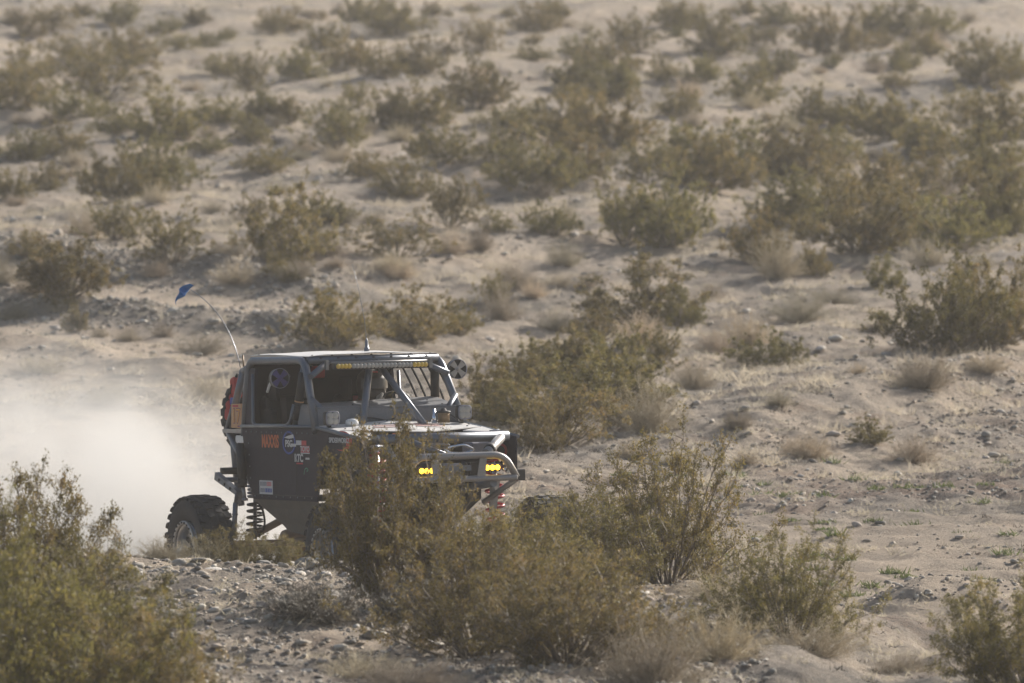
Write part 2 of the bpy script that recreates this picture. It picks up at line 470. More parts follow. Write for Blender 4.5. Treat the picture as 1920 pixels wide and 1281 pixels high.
def dust_cloud():
    # rolling dust thrown up behind the buggy, trailing away along its path
    mb = MB()
    n, k = 14, 14
    vs, fs = [], []
    p0, p1 = Vector((-2.3, 82.3, .3)), Vector((-11.5, 99, .9))
    for a in range(n):
        t = a / (n - 1)
        c = p0.lerp(p1, t)
        wx, hz = 2.9 + 3.4 * math.sin(math.pi * min(1, t * .75 + .2)), 2.5 + .9 * t
        if a in (0, n - 1): wx *= .5
        side = Vector((.88, .47, 0))
        for b in range(k):
            an = 2 * math.pi * b / k
            vs.append(c + side * (math.cos(an) * wx) + Vector((0, 0, math.sin(an) * hz)))
    for a in range(n - 1):
        for b in range(k):
            fs.append((a * k + b, a * k + (b + 1) % k, (a + 1) * k + (b + 1) % k, (a + 1) * k + b))
    fs.append(tuple(range(k - 1, -1, -1))); fs.append(tuple((n - 1) * k + b for b in range(k)))
    mb.add(vs, fs)
    m = bpy.data.materials.new("dust"); m.use_nodes = True
    nt = m.node_tree; N = nt.nodes; N.clear()
    out = N.new("ShaderNodeOutputMaterial"); pv = N.new("ShaderNodeVolumePrincipled")
    g = N.new("ShaderNodeNewGeometry"); sp = N.new("ShaderNodeSeparateXYZ")
    link(nt, g.outputs["Position"], sp.inputs[0])
    def mth(op, a, b=None, c=None):
        x = N.new("ShaderNodeMath"); x.operation = op
        for q, vv in enumerate((a, b, c)):
            if vv is None: continue
            if isinstance(vv, (int, float)): x.inputs[q].default_value = vv
            else: link(nt, vv, x.inputs[q])
        return x.outputs[0]
    nz = N.new("ShaderNodeTexNoise"); nz.inputs["Scale"].default_value = .62; nz.inputs["Detail"].default_value = 6
    nz.inputs["Roughness"].default_value = .55
    link(nt, g.outputs["Position"], nz.inputs["Vector"])
    def rng_(src, a, b, c=0., d=1.):
        r = N.new("ShaderNodeMapRange"); r.interpolation_type = 'SMOOTHSTEP'
        for q, vv in enumerate((a, b, c, d)): r.inputs[q + 1].default_value = vv
        link(nt, src, r.inputs[0]); return r.outputs[0]
    # distance along and across the trail
    along = mth('ADD', mth('MULTIPLY', mth('ADD', sp.outputs[0], 2.3), -.48), mth('MULTIPLY', mth('SUBTRACT', sp.outputs[1], 82.3), .877))
    across = mth('ADD', mth('MULTIPLY', mth('ADD', sp.outputs[0], 2.3), .877), mth('MULTIPLY', mth('SUBTRACT', sp.outputs[1], 82.3), .48))
    zz = mth('ADD', sp.outputs[2], mth('MULTIPLY', mth('SUBTRACT', nz.outputs[0], .5), -3.2))
    fz = rng_(zz, -.1, 2.45, 1., 0.)
    fa = rng_(across, .9, 2.6, 1., 0.)
    fb = rng_(across, -5.5, -3.5, 0., 1.)
    fe = rng_(along, 13., 19., 1., 0.); f0 = rng_(along, -1.0, .4, 0., 1.)
    fn = rng_(nz.outputs[0], .36, .62, .12, 1.)
    d = fz
    for x in (fa, fb, fe, f0, fn): d = mth('MULTIPLY', d, x)
    d = mth('MULTIPLY', mth('POWER', d, 2.0), 1.5)
    pv.inputs["Color"].default_value = (.70, .695, .685, 1)
    pv.inputs["Anisotropy"].default_value = .2
    link(nt, d, pv.inputs["Density"])
    link(nt, pv.outputs[0], out.inputs["Volume"])
    o = mb.build("dust_cloud", m)
    tag(o, "pale cloud of dust rolling up behind the buggy", "dust", kind="stuff")
dust_cloud()

# ------------------------------------------------------------------ plants: prototypes
def _tubes3(segs):
    """segs: list of (p0, p1, r0, r1) -> verts, faces of 3-sided twigs (numpy)"""
    A = np.array([s[0] for s in segs]); B = np.array([s[1] for s in segs])
    ra = np.array([s[2] for s in segs])[:, None]; rb = np.array([s[3] for s in segs])[:, None]
    t = B - A; t /= np.linalg.norm(t, axis=1, keepdims=True) + 1e-9
    ref = np.where(np.abs(t[:, 2:3]) > .9, np.array([[1., 0, 0]]), np.array([[0, 0, 1.]]))
    n = np.cross(t, ref); n /= np.linalg.norm(n, axis=1, keepdims=True) + 1e-9
    b = np.cross(t, n)
    V = []
    for P, r in ((A, ra), (B, rb)):
        for k in range(3):
            a = 2 * math.pi * k / 3
            V.append(P + (n * math.cos(a) + b * math.sin(a)) * r)
    V = np.stack(V, 1)
    base = np.arange(len(segs))[:, None] * 6
    F = np.concatenate([base + np.array([[k, (k + 1) % 3, 3 + (k + 1) % 3, 3 + k]]) for k in range(3)])
    return V.reshape(-1, 3), F

def np_mesh(name, V, F, mat, smooth=False):
    me = bpy.data.meshes.new(name)
    k = F.shape[1]
    me.vertices.add(len(V)); me.vertices.foreach_set("co", np.ascontiguousarray(V, dtype=np.float32).ravel())
    me.loops.add(F.size); me.loops.foreach_set("vertex_index", F.ravel().astype(np.int32))
    me.polygons.add(len(F)); me.polygons.foreach_set("loop_start", np.arange(0, F.size, k))
    if smooth: me.polygons.foreach_set("use_smooth", np.ones(len(F), bool))
    me.materials.append(mat); me.update(calc_edges=True)
    return me

def unit(v): return v / (np.linalg.norm(v) + 1e-9)

def creosote(seed, nstem=30, spread=.72, dens=1.0, leaf=.030, open_=.0):
    """height about 1, half width about `spread`; returns (stem mesh, foliage mesh)"""
    r = np.random.default_rng(seed)
    segs, tips = [], []
    lobes = [(r.uniform(0, 2 * math.pi), r.uniform(.7, 1.25)) for _ in range(5)]
    for s_ in range(nstem):
        az = r.uniform(0, 2 * math.pi)
        tl = r.uniform(0, 1) ** .62 * R(86)
        lob = np.mean([1 + .35 * (w - 1) * (1 + math.cos(az - a)) for a, w in lobes])
        L = r.uniform(.72, 1.06) * lob
        tip = np.array([math.sin(tl) * math.cos(az) * spread * 1.15 * L, math.sin(tl) * math.sin(az) * spread * 1.15 * L,
                        (math.cos(tl) * .86 + .13) * L])
        mid = tip * np.array([.55, .55, .46]) + r.normal(0, .045, 3)
        p_prev = np.array([math.cos(az) * .05, math.sin(az) * .05, -.03])
        p0 = p_prev.copy(); pts = []
        for k in range(1, 8):
            t = k / 7
            p = p0 * (1 - t) ** 2 + mid * 2 * t * (1 - t) + tip * t * t + r.normal(0, .012, 3)
            rr = .011 * (1 - t) + .0025
            segs.append((p_prev, p, rr + .001, rr)); pts.append((t, p, unit(p - p_prev))); p_prev = p
        nb = int(9.5 * dens)
        for q in range(nb):
            t = r.uniform(.24, 1.0); k = min(6, int(t * 7))
            o, dr = pts[k][1], pts[k][2]
            dd = unit(dr * .8 + r.normal(0, .62, 3) + np.array([0, 0, .2]))
            l1 = r.uniform(.08, .20)
            e = o + dd * l1
            segs.append((o, e, .0032, .0018))
            for w in range(7):
                t2 = r.uniform(.45, 1.05); o2 = o + dd * l1 * t2
                d2 = unit(dd * .7 + r.normal(0, .6, 3) + np.array([0, 0, .15]))
                l2 = r.uniform(.035, .085)
                segs.append((o2, o2 + d2 * l2, .0018, .001))
                if r.uniform() > open_: tips.append((o2, d2, l2))
    V, F = _tubes3(segs)
    # leaves in small sprays along each twig
    T = len(tips); per = 9
    O = np.repeat(np.array([t[0] for t in tips]), per, 0); D = np.repeat(np.array([t[1] for t in tips]), per, 0)
    Lh = np.repeat(np.array([t[2] for t in tips]), per)
    n = len(O)
    c = O + D * (Lh * r.uniform(.15, 1.15, n))[:, None] + r.normal(0, .014, (n, 3))
    ax = r.normal(0, 1, (n, 3)) + D * .8; ax /= np.linalg.norm(ax, axis=1, keepdims=True)
    sd = np.cross(ax, r.normal(0, 1, (n, 3))); sd /= np.linalg.norm(sd, axis=1, keepdims=True)
    ln = (leaf * r.uniform(.6, 1.25, n))[:, None]
    q = np.stack([c - ax * ln * .5, c + sd * ln * .28, c + ax * ln * .5, c - sd * ln * .28], 1).reshape(-1, 3)
    Fq = np.arange(n * 4).reshape(-1, 4)
    return np_mesh("stems", V, F, M['twig']), np_mesh("foliage", q, Fq, M['leaf'])

def dry_shrub(seed, mat, n1=90, flat=.62, fine=10, wid=.0035):
    r = np.random.default_rng(seed)
    segs = []
    for s_ in range(n1):
        az = r.uniform(0, 2 * math.pi); tl = r.uniform(0, 1) ** .55 * R(84)
        L = r.uniform(.55, 1.0)
        tip = np.array([math.sin(tl) * math.cos(az) * .8, math.sin(tl) * math.sin(az) * .8, math.cos(tl) * .9 + .06]) * L
        mid = tip * np.array([.6, .6, .42]) + r.normal(0, .05, 3)
        p_prev = r.normal(0, .03, 3) * np.array([1, 1, 0]); p0 = p_prev.copy()
        for k in range(1, 5):
            t = k / 4
            p = p0 * (1 - t) ** 2 + mid * 2 * t * (1 - t) + tip * t * t + r.normal(0, .02, 3)
            rr = .006 * (1 - t) + .002
            segs.append((p_prev, p, rr, rr * .8))
            for q in range(fine):
                w = r.uniform(0, 1); o = p_prev * (1 - w) + p * w
                if k < 2 and q > 2: continue
                dd = unit(unit(p - p_prev) * .7 + r.normal(0, .7, 3) + np.array([0, 0, .25]))
                e = o + dd * r.uniform(.06, .16)
                segs.append((o, e, wid * .6, wid * .35))
                if q % 2 == 0:
                    d3 = unit(dd + r.normal(0, .7, 3)); segs.append((e, e + d3 * r.uniform(.03, .08), wid * .5, wid * .3))
            p_prev = p
    V, F = _tubes3(segs)
    V = V * np.array([1, 1, flat / .62])
    return np_mesh("twigs", V, F, mat)

CREO = [creosote(100 + k, nstem=[42, 46, 36, 46, 34, 44][k], spread=[.72, .85, .62, .95, .8, .7][k],
                 dens=[1, 1, .9, 1.1, .85, 1.1][k], open_=[0, .05, .15, 0, .25, 0][k]) for k in range(6)]
CREO_NEAR = [creosote(200 + k, nstem=[60, 54][k], spread=[.78, .9][k], dens=1.3, leaf=.0195) for k in range(2)]
DRY = [dry_shrub(300 + k, M['dry'], [110, 90, 120][k], [.6, .7, .5][k]) for k in range(3)]
DEAD = [dry_shrub(320, M['drydark'], 110, .5, 9, .007)]

placed = []
def put_creosote(x, y, h, w, var=None, near=False, z=None, sink=.02):
    pr = (CREO_NEAR if near else CREO)
    k = random.randrange(len(pr)) if var is None else var
    z = hgt(x, y) if z is None else z
    root = empty("creosote_bush", (x, y, z - sink))
    root.rotation_euler = (random.uniform(-.05, .05), random.uniform(-.05, .05), random.uniform(0, 6.28))
    root.scale = (w, w, h)
    for nm, me in (("stems", pr[k][0]), ("foliage", pr[k][1])):
        put(bpy.data.objects.new(nm, me), root)
    return root

def put_dry(x, y, h, w, kind='dry'):
    me = random.choice(DRY if kind == 'dry' else DEAD)
    o = bpy.data.objects.new("dry_shrub" if kind == 'dry' else "dead_shrub", me)
    o.location = (x, y, hgt(x, y) - .02); o.rotation_euler = (0, 0, random.uniform(0, 6.28)); o.scale = (w, w, h)
    return put(o)

# (u, v of the foot in the photograph, width and height there)
BUSHES = [
 (28,46,60,30),(95,58,90,45),(227,48,60,48),(158,28,45,20),(310,62,55,28),(325,98,75,34),(422,78,36,20),(45,155,95,70),
 (150,130,120,60),(245,122,120,60),(200,185,180,80),(25,205,115,75),(140,222,90,50),(215,250,110,55),(305,258,115,75),(400,230,75,45),
 (465,175,90,70),(490,218,55,45),(475,268,75,45),(540,230,60,42),(625,282,130,88),(45,302,75,50),(115,292,110,62),(90,355,75,50),
 (22,372,60,50),(225,378,130,88),(300,355,120,85),(390,283,70,25),(500,325,80,45),(545,492,180,135),(215,450,120,65),(320,492,130,90),
 (120,558,170,95),(662,38,55,38),(733,66,105,62),(808,28,38,24),(840,31,22,14),(885,25,30,16),(955,31,34,20),(1004,62,66,52),
 (1046,42,22,13),(1000,83,28,18),(995,115,75,30),(893,102,85,62),(790,137,105,64),(715,146,66,52),(650,132,80,62),(890,204,115,80),
 (780,236,115,72),(722,242,80,60),(668,203,60,45),(648,262,60,50),(1140,142,95,64),(1190,98,110,62),(1150,182,95,62),(1080,178,95,62),
 (1262,52,80,46),(1270,218,62,46),(962,238,95,42),(1060,272,135,92),(1145,274,120,90),(1000,358,150,92),(1085,332,130,84),(830,304,110,64),
 (765,368,125,72),(845,428,100,90),(930,437,60,40),(1215,345,115,74),(1170,460,130,105),(1250,462,140,115),(1030,442,85,52),(1305,50,50,40),
 (1395,26,42,26),(1460,46,82,38),(1350,102,110,72),(1422,92,60,42),(1565,100,115,78),(1700,68,120,70),(1762,62,70,42),(1730,104,60,40),
 (1695,128,65,46),(1645,60,60,46),(1560,126,26,22),(1640,121,20,18),(1848,158,115,78),(1908,145,60,60),(1415,194,125,72),(1312,152,62,42),
 (1520,232,82,62),(1600,238,110,54),(1680,162,50,25),(1670,264,150,72),(1800,232,95,62),(1872,268,140,92),(1400,314,150,84),(1330,355,150,100),
 (1500,334,170,92),(1560,404,150,92),(1640,372,120,80),(1760,354,150,92),(1862,336,120,92),(1850,425,150,100),(1700,444,160,104),(1785,462,150,84),
 (1610,472,170,112),(1425,492,120,95),(1880,446,100,82),(1530,516,62,48),(1205,616,240,125),(625,648,140,88),(765,642,140,82),(855,628,90,66),
 (1050,835,190,105),(1135,768,170,95),(985,795,150,70),(1150,722,130,90),(1235,692,100,70),(1440,688,110,58),(1775,662,180,155),(1872,642,120,135),
 (1630,832,82,48),(140,622,45,42),(745,482,150,66),(1480,420,140,90),(560,150,90,50),(600,95,80,45),(530,60,70,40),(370,45,50,26),
 (1560,300,120,60),(1740,290,110,60),(1290,310,110,70),(1900,380,90,70),(690,330,80,40),(940,300,90,60),(610,420,80,50),(470,415,70,40),(60,70,60,40),
 (420,140,60,34),(1090,110,60,40),(1240,150,70,44),(1450,140,70,40),(1010,700,120,60),(925,790,100,100),(1010,850,110,80),(1165,800,80,60),(965,745,110,70),(1080,700,130,70),(1120,640,110,60),(1275,615,90,70)]
DRYS = [
 (95,232,60,22),(290,522,62,40),(440,532,95,36),(560,522,75,32),(730,508,90,40),(845,475,80,42),(900,472,62,44),(955,528,62,34),
 (1058,498,80,38),(1460,522,110,66),(1740,497,100,44),(1500,602,130,46),(940,602,85,56),(1215,812,160,82),(1385,802,62,42),(1520,858,110,52),
 (1712,868,105,60),(1850,697,92,44),(1735,732,125,84),(635,304,72,36),(750,264,62,28),(990,254,62,28),(1760,374,62,38),(1408,204,52,30),
 (1740,86,62,38),(1290,184,62,42),(520,364,62,28),(5,532,60,44),(375,664,110,36),(385,752,95,52),(205,762,90,36),(160,440,90,40),
 (1060,415,60,30),(1340,660,90,40),(1400,650,110,70),(1300,730,90,50),(1200,650,110,70),(1460,760,60,26),(1270,868,70,30),(1400,870,60,26),
 (640,420,70,34),(880,390,60,34),(400,400,50,22),(60,460,60,30),(300,310,60,24),(1180,860,60,34),(1640,620,50,20),(1560,570,110,30),
 (30,600,70,30),(75,700,90,40),(240,640,60,22),(1000,560,60,30),(1100,540,50,22),(1610,700,46,18),(1880,560,60,26),(1330,560,70,26),
 (1650,300,50,26),(1100,60,40,18),(900,150,50,24),(360,170,50,20),(560,300,50,24),(700,420,60,30),(1040,620,80,34),(1490,850,50,26)]

items = []   # (object, species, u, v, w, h)
SPREAD2 = [1.75, 2.0, 1.6, 2.2, 1.9, 1.75]
for (u, v, w, h) in BUSHES:
    x, y, z = ground_at(u, v)
    s = FPX / y
    k = random.randrange(6)
    W = w / s / 1.62 * 1.26; Hh = h / s / 1.02 * 1.22
    o = put_creosote(x, y, max(Hh, .18), max(W, Hh * .75), k)
    items.append((o, "creosote bush", u, v, w, h))
for (u, v, w, h) in DRYS:
    x, y, z = ground_at(u, v)
    s = FPX / y
    o = put_dry(x, y, h / s * 1.45, w / s / 1.5 * 1.22)
    items.append((o, "dry straw shrub", u, v, w, h))

_r = np.random.default_rng(77)
for k in range(120):
    u, v = float(_r.uniform(0, 1920)), float(_r.uniform(20, 640))
    if k % 3 == 0: v = float(_r.uniform(20, 250))
    x, y, z = ground_at(u, v); s = FPX / y
    w = float(_r.uniform(.35, .75)); h = w * float(_r.uniform(.40, .62))
    if k % 4 == 0:
        o = put_creosote(x, y, h * 1.3, w * .62, k % 6); items.append((o, "creosote bush", u, v, w * s, h * s))
    else:
        o = put_dry(x, y, h, w / 1.5); items.append((o, "dry straw shrub", u, v, w * s, h * s))

# labels built from size, place on the slope and order from the left
def auto_labels(items):
    def band(v):
        for lim, nm in ((70, "along the top edge"), (150, "high on the far slope"), (240, "on the upper slope"),
                        (340, "on the upper middle slope"), (450, "on the middle slope"), (540, "just above the blue flag's level"),
                        (660, "level with the blue flag"), (760, "level with the buggy roof"),
                        (2000, "level with the buggy hood")):
            if v < lim: return nm
    def size(w, h, y):
        s = FPX / y; W = w / s
        return "small" if W < .75 else ("low" if h / w < .42 else ("broad" if W > 1.6 else "rounded"))
    cells = {}
    for it in items:
        o, sp, u, v, w, h = it
        third = "left" if u < 640 else ("centre" if u < 1280 else "right")
        cells.setdefault((size(w, h, o.location.y), sp, band(v), third), []).append((u, o))
    ordn = ["first", "second", "third", "fourth", "fifth", "sixth", "seventh", "eighth", "ninth", "tenth", "eleventh", "twelfth"] + [f"{n}th" for n in range(13, 60)]
    for (sz, sp, bd, th), lst in cells.items():
        lst.sort(key=lambda t: t[0])
        tone = "olive" if sp.startswith("creo") else "pale"
        for i, (u, o) in enumerate(lst):
            tail = "" if len(lst) == 1 else f", {ordn[i]} from left"
            tag(o, f"{sz} {tone} {sp} {bd}, {th} third{tail}", "bush" if sp.startswith("creo") else "shrub",
                "creosote bushes on the desert slope" if sp.startswith("creo") else "dry straw shrubs on the desert slope")
auto_labels(items)

# foreground plants: (x, y, height, width factor, near variant, label)
FORE = [
 (-.92, 68.0, 1.48, .82, 0, "tall creosote bush in front of the door and hood of the buggy"),
 (-.25, 64.2, 1.00, 1.0, 1, "dense creosote bush in front of the bumper of the buggy, bottom centre"),
 (.02, 68.4, .74, .80, 0, "creosote bush filling the space below the bumper, behind the dense bottom centre one"),
 (.40, 62.6, .86, .92, 0, "low creosote bush at the bottom edge right of centre"),
 (1.26, 71.2, 1.20, .86, 1, "broad creosote bush right of the bumper of the buggy"),
 (.55, 70.0, .78, .90, 0, "creosote bush filling the gap right below the front tyre"),
 (2.12, 66.4, .84, .68, 1, "rounded creosote bush with dry grass around it, lower right"),
 (3.66, 62.6, .92, .80, 0, "creosote bush cut by the bottom right corner"),
 (-3.34, 57.5, 1.36, 1.16, 1, "big blurred creosote bush in the bottom left corner"),
 (-2.48, 57.5, .90, .86, 0, "blurred creosote bush right of the big one in the bottom left corner"),
 (-3.62, 64.5, 1.38, .95, 0, "dark creosote bush rising behind the big blurred one, left edge"),
 (-3.05, 60.5, 1.02, 1.0, 0, "olive creosote bush between the left edge and the rear tyre of the buggy"),
 (-2.42, 73.9, .40, .42, 1, "small creosote bush just in front of the rear tyre of the buggy"),
 (-2.05, 73.6, .34, .40, 0, "small creosote sprig on the gravel bank below the coil spring of the buggy"),
]
for (x, y, h, w, k, lab) in FORE:
    o = put_creosote(x, y, h, w, k, near=True)
    tag(o, lab, "bush", "creosote bushes in the foreground")
FDRY = [
 (.98, 61.5, .80, .74, 'dry', "pale dry grass shrub at the bottom edge, below the dense creosote bush"),
 (1.50, 63.6, .52, .66, 'dry', "pale straw shrub at the bottom, left of the rounded creosote bush"),
 (2.25, 65.5, .36, .70, 'dry', "low grey straw shrub at the bottom below the rounded creosote bush"),
 (1.75, 68.2, .50, .75, 'dry', "wispy straw shrub behind the rounded creosote bush, lower right"),
 (2.3, 68.0, .40, .55, 'dry', "wispy straw shrub on the right side of the rounded creosote bush"),
 (-1.50, 66.2, .46, .74, 'dead', "dark dead shrub on the gravel at the bottom, left of the tall creosote bush"),
 (-1.05, 62.0, .34, .60, 'dry', "dry grass shrub at the bottom edge, left of centre"),
 (-2.62, 73.7, .26, .40, 'dry', "small grey straw shrub in front of the rear rim of the buggy"),
 (-2.95, 73.5, .24, .38, 'dry', "small grey straw shrub left of the rear rim of the buggy"),
 (-.75, 66.4, .62, .62, 'dead', "dead grey branches at the foot of the tall creosote bush"),
 (-.72, 61.0, .34, .60, 'dry', "straw shrub at the bottom edge near the centre"),
 (2.95, 66.0, .28, .45, 'dry', "little straw shrub at the bottom beside the bare sand, right"),
]
for (x, y, h, w, kd, lab) in FDRY:
    o = put_dry(x, y, h, w, kd)
    tag(o, lab, "shrub", "dry shrubs in the foreground")

# ------------------------------------------------------------------ stones, gravel, weeds
def stone_mat():
    m, nt, b = new_mat("desert_stone"); N = nt.nodes
    oi = N.new("ShaderNodeObjectInfo"); g = N.new("ShaderNodeNewGeometry")
    add = N.new("ShaderNodeMath"); add.operation = 'ADD'
    link(nt, oi.outputs["Random"], add.inputs[0]); link(nt, g.outputs["Random Per Island"], add.inputs[1])
    fr = N.new("ShaderNodeMath"); fr.operation = 'FRACT'; link(nt, add.outputs[0], fr.inputs[0])
    cr = N.new("ShaderNodeValToRGB"); E = cr.color_ramp.elements
    E[0].color = (.17, .16, .145, 1); E[1].color = (.56, .51, .43, 1)
    for p, c in ((.3, (.29, .265, .225)), (.55, (.42, .365, .295)), (.75, (.38, .31, .25)), (.9, (.50, .46, .41))):
        e = E.new(p); e.color = (*c, 1)
    link(nt, fr.outputs[0], cr.inputs[0])
    nz = N.new("ShaderNodeTexNoise"); nz.inputs["Scale"].default_value = 30; nz.inputs["Detail"].default_value = 5
    link(nt, g.outputs["Position"], nz.inputs["Vector"])
    hv = N.new("ShaderNodeHueSaturation"); mr = N.new("ShaderNodeMapRange")
    mr.inputs[3].default_value = .65; mr.inputs[4].default_value = 1.35
    link(nt, nz.outputs[0], mr.inputs[0]); link(nt, mr.outputs[0], hv.inputs["Value"]); link(nt, cr.outputs[0], hv.inputs["Color"])
    link(nt, hv.outputs[0], b.inputs["Base Color"]); b.inputs["Roughness"].default_value = .95
    return m
M['stone'] = stone_mat()

phi = (1 + 5 ** .5) / 2
ICO = np.array([(-1, phi, 0), (1, phi, 0), (-1, -phi, 0), (1, -phi, 0), (0, -1, phi), (0, 1, phi), (0, -1, -phi), (0, 1, -phi),
                (phi, 0, -1), (phi, 0, 1), (-phi, 0, -1), (-phi, 0, 1)]) / math.sqrt(1 + phi * phi)
ICOF = np.array([(0, 11, 5), (0, 5, 1), (0, 1, 7), (0, 7, 10), (0, 10, 11), (1, 5, 9), (5, 11, 4), (11, 10, 2), (10, 7, 6), (7, 1, 8),
                 (3, 9, 4), (3, 4, 2), (3, 2, 6), (3, 6, 8), (3, 8, 9), (4, 9, 5), (2, 4, 11), (6, 2, 10), (8, 6, 7), (9, 8, 1)])

def pebbles(name, pts, sizes, mat, seed=1):
    r = np.random.default_rng(seed); n = len(pts)
    V = ICO[None] * (1 + r.normal(0, .20, (n, 12, 1))) + r.normal(0, .10, (n, 12, 3))
    V = V * np.stack([r.uniform(.8, 1.35, n), r.uniform(.8, 1.3, n), r.uniform(.4, .85, n)], 1)[:, None]
    a = r.uniform(0, 6.28, n); c, s = np.cos(a)[:, None], np.sin(a)[:, None]
    V = np.stack([V[..., 0] * c - V[..., 1] * s, V[..., 0] * s + V[..., 1] * c, V[..., 2]], -1)
    V = V * sizes[:, None, None] * .5 + pts[:, None]
    F = (ICOF[None] + (np.arange(n) * 12)[:, None, None]).reshape(-1, 3)
    return np_mesh(name, V.reshape(-1, 3), F, mat)

def scatter(n, yr, ux, seed, dens=None):
    """points spread over the strip of ground in front of the camera"""
    r = np.random.default_rng(seed)
    y = r.uniform(yr[0], yr[1], n * 3)
    x = r.uniform(ux[0], ux[1], n * 3) * y
    k = r.uniform(0, 1, n * 3) < (dens(x, y) if dens else 1)
    x, y = x[k][:n], y[k][:n]
    return np.stack([x, y, height(x, y)], 1)

g1 = scatter(14000, (58, 76), (-.064, .03), 5)                                      # gravel bank
s1 = rng.lognormal(math.log(.027), .5, len(g1)).clip(.010, .11)
g2 = scatter(12000, (76, 112), (-.066, .066), 6, lambda x, y: (.25 + .75 * (gnoise(x / 2.2, y / 3.5) > .1)) * (1 - .8 * ((x > 1.2) & (y > 79.5) & (y < 90))))
s2 = rng.lognormal(math.log(.032), .42, len(g2)).clip(.015, .11)
g3 = scatter(15000, (112, 260), (-.066, .066), 8, lambda x, y: .08 + .92 * (gnoise((.9 * x - .44 * y) / 1.7 + 20, (.44 * x + .9 * y) / 13) > .12))
s3 = rng.lognormal(math.log(.042), .5, len(g3)).clip(.02, .15)
bt = scatter(5500, (108, 138), (-.066, -.020), 9, lambda x, y: np.exp(-((y - (119.7 - 1.1 * (x + 5.9))) / 1.4) ** 2) + np.exp(-((y - (119.7 - 1.1 * (x + 5.9)) - 9) / 1.9) ** 2))
s4 = rng.lognormal(math.log(.042), .5, len(bt)).clip(.02, .17)
P = np.concatenate([g1, g2, g3, bt]); S = np.concatenate([s1, s2, s3, s4])
P[:, 2] += S * .12
tag(put(bpy.data.objects.new("gravel", pebbles("gravel", P, S, M['stone'], 3))), "loose gravel and small stones scattered over the sand", kind="stuff")

def rock_mesh(seed):
    r = np.random.default_rng(seed)
    V = ICO.copy(); F = ICOF.copy()
    # one subdivision
    mids = {}; VV = [tuple(p) for p in V]; NF = []
    def mid(a, b):
        k = (min(a, b), max(a, b))
        if k not in mids:
            p = unit((np.array(VV[a]) + np.array(VV[b])) / 2); mids[k] = len(VV); VV.append(tuple(p))
        return mids[k]
    for a, b, c in F:
        ab, bc, ca = mid(a, b), mid(b, c), mid(c, a)
        NF += [(a, ab, ca), (b, bc, ab), (c, ca, bc), (ab, bc, ca)]
    V = np.array(VV)
    for _ in range(5):                       # cut with a few planes to get facets
        n = unit(r.normal(0, 1, 3)); d = r.uniform(.55, .85); dd = V @ n
        V = V - np.where(dd > d, dd - d, 0)[:, None] * n
    V = V * (1 + r.normal(0, .03, (len(V), 1))) * np.array([r.uniform(.9, 1.4), r.uniform(.8, 1.1), r.uniform(.45, .75)])
    return np_mesh("rock", V, np.array(NF), M['stone'])
ROCKS = [rock_mesh(k) for k in range(8)]

def put_rock(x, y, s, label, group=None, sz=1.0, mesh=None):
    o = bpy.data.objects.new("rock", mesh or random.choice(ROCKS))
    o.location = (x, y, hgt(x, y) + s * .10 * sz); o.scale = (s / 2, s / 2, s / 2 * sz)
    o.rotation_euler = (random.uniform(-.2, .2), random.uniform(-.2, .2), random.uniform(0, 6.28))
    put(o); tag(o, label, "rock", group); return o

put_rock(-1.83, 74.05, .26, "pale tan boulder behind the gravel bank, left of the front wheel of the buggy", sz=1.1)
put_rock(-1.63, 74.15, .22, "pale tan boulder touching the front wheel side of its paler neighbour", sz=1.0)
put_rock(-1.70, 72.9, .19, "rounded grey boulder on the crest of the gravel bank below the front wheel", sz=1.1)
put_rock(-1.95, 73.0, .15, "flat grey stone on the crest, left of the rounded grey boulder")
put_rock(-2.6, 72.4, .17, "flat dark slab lying on the gravel bank below the rear tyre", sz=.5)
put_rock(-2.45, 71.6, .16, "second flat slab lower on the gravel bank below the rear tyre", sz=.5)
for (u, v, s, lab) in [(1607, 987, .13, "dark stone, left of a pair on the sand at lower right"), (1650, 985, .15, "pale stone, right of a pair on the sand at lower right"),
                       (1865, 858, .16, "upright dark stone on the sand near the right edge"), (1568, 637, .15, "dark stone on the bare slope left of the two joined creosote bushes"),
                       (1540, 662, .14, "grey stone below the dark one on the bare slope, right"), (1397, 770, .14, "dark stone right of the dry shrub on the bare slope"),
                       (1905, 1058, .12, "dark stone at the right edge above the sand mound"), (1850, 820, .16, "grey stone on the sand at the right, above the upright dark stone"),
                       (1534, 928, .10, "small brown stone alone on the sand beside the trail")]:
    x, y, z = ground_at(u, v); put_rock(x, y, s, lab)
rr = scatter(190, (66, 74.6), (-.047, -.012), 21)
for p in rr:
    put_rock(p[0], p[1], min(.15, max(.05, float(rng.lognormal(math.log(.088), .32)))), "grey or tan stone strewn on the gravel bank in front of the buggy", "stones on the gravel bank")
rr = scatter(70, (84, 108), (-.05, .062), 22, lambda x, y: (x > 1) * 1.)
for p in rr:
    put_rock(p[0], p[1], min(.15, max(.06, float(rng.lognormal(math.log(.085), .3)))), "small grey stone scattered on the bare sand right of the buggy", "stones on the bare sand")

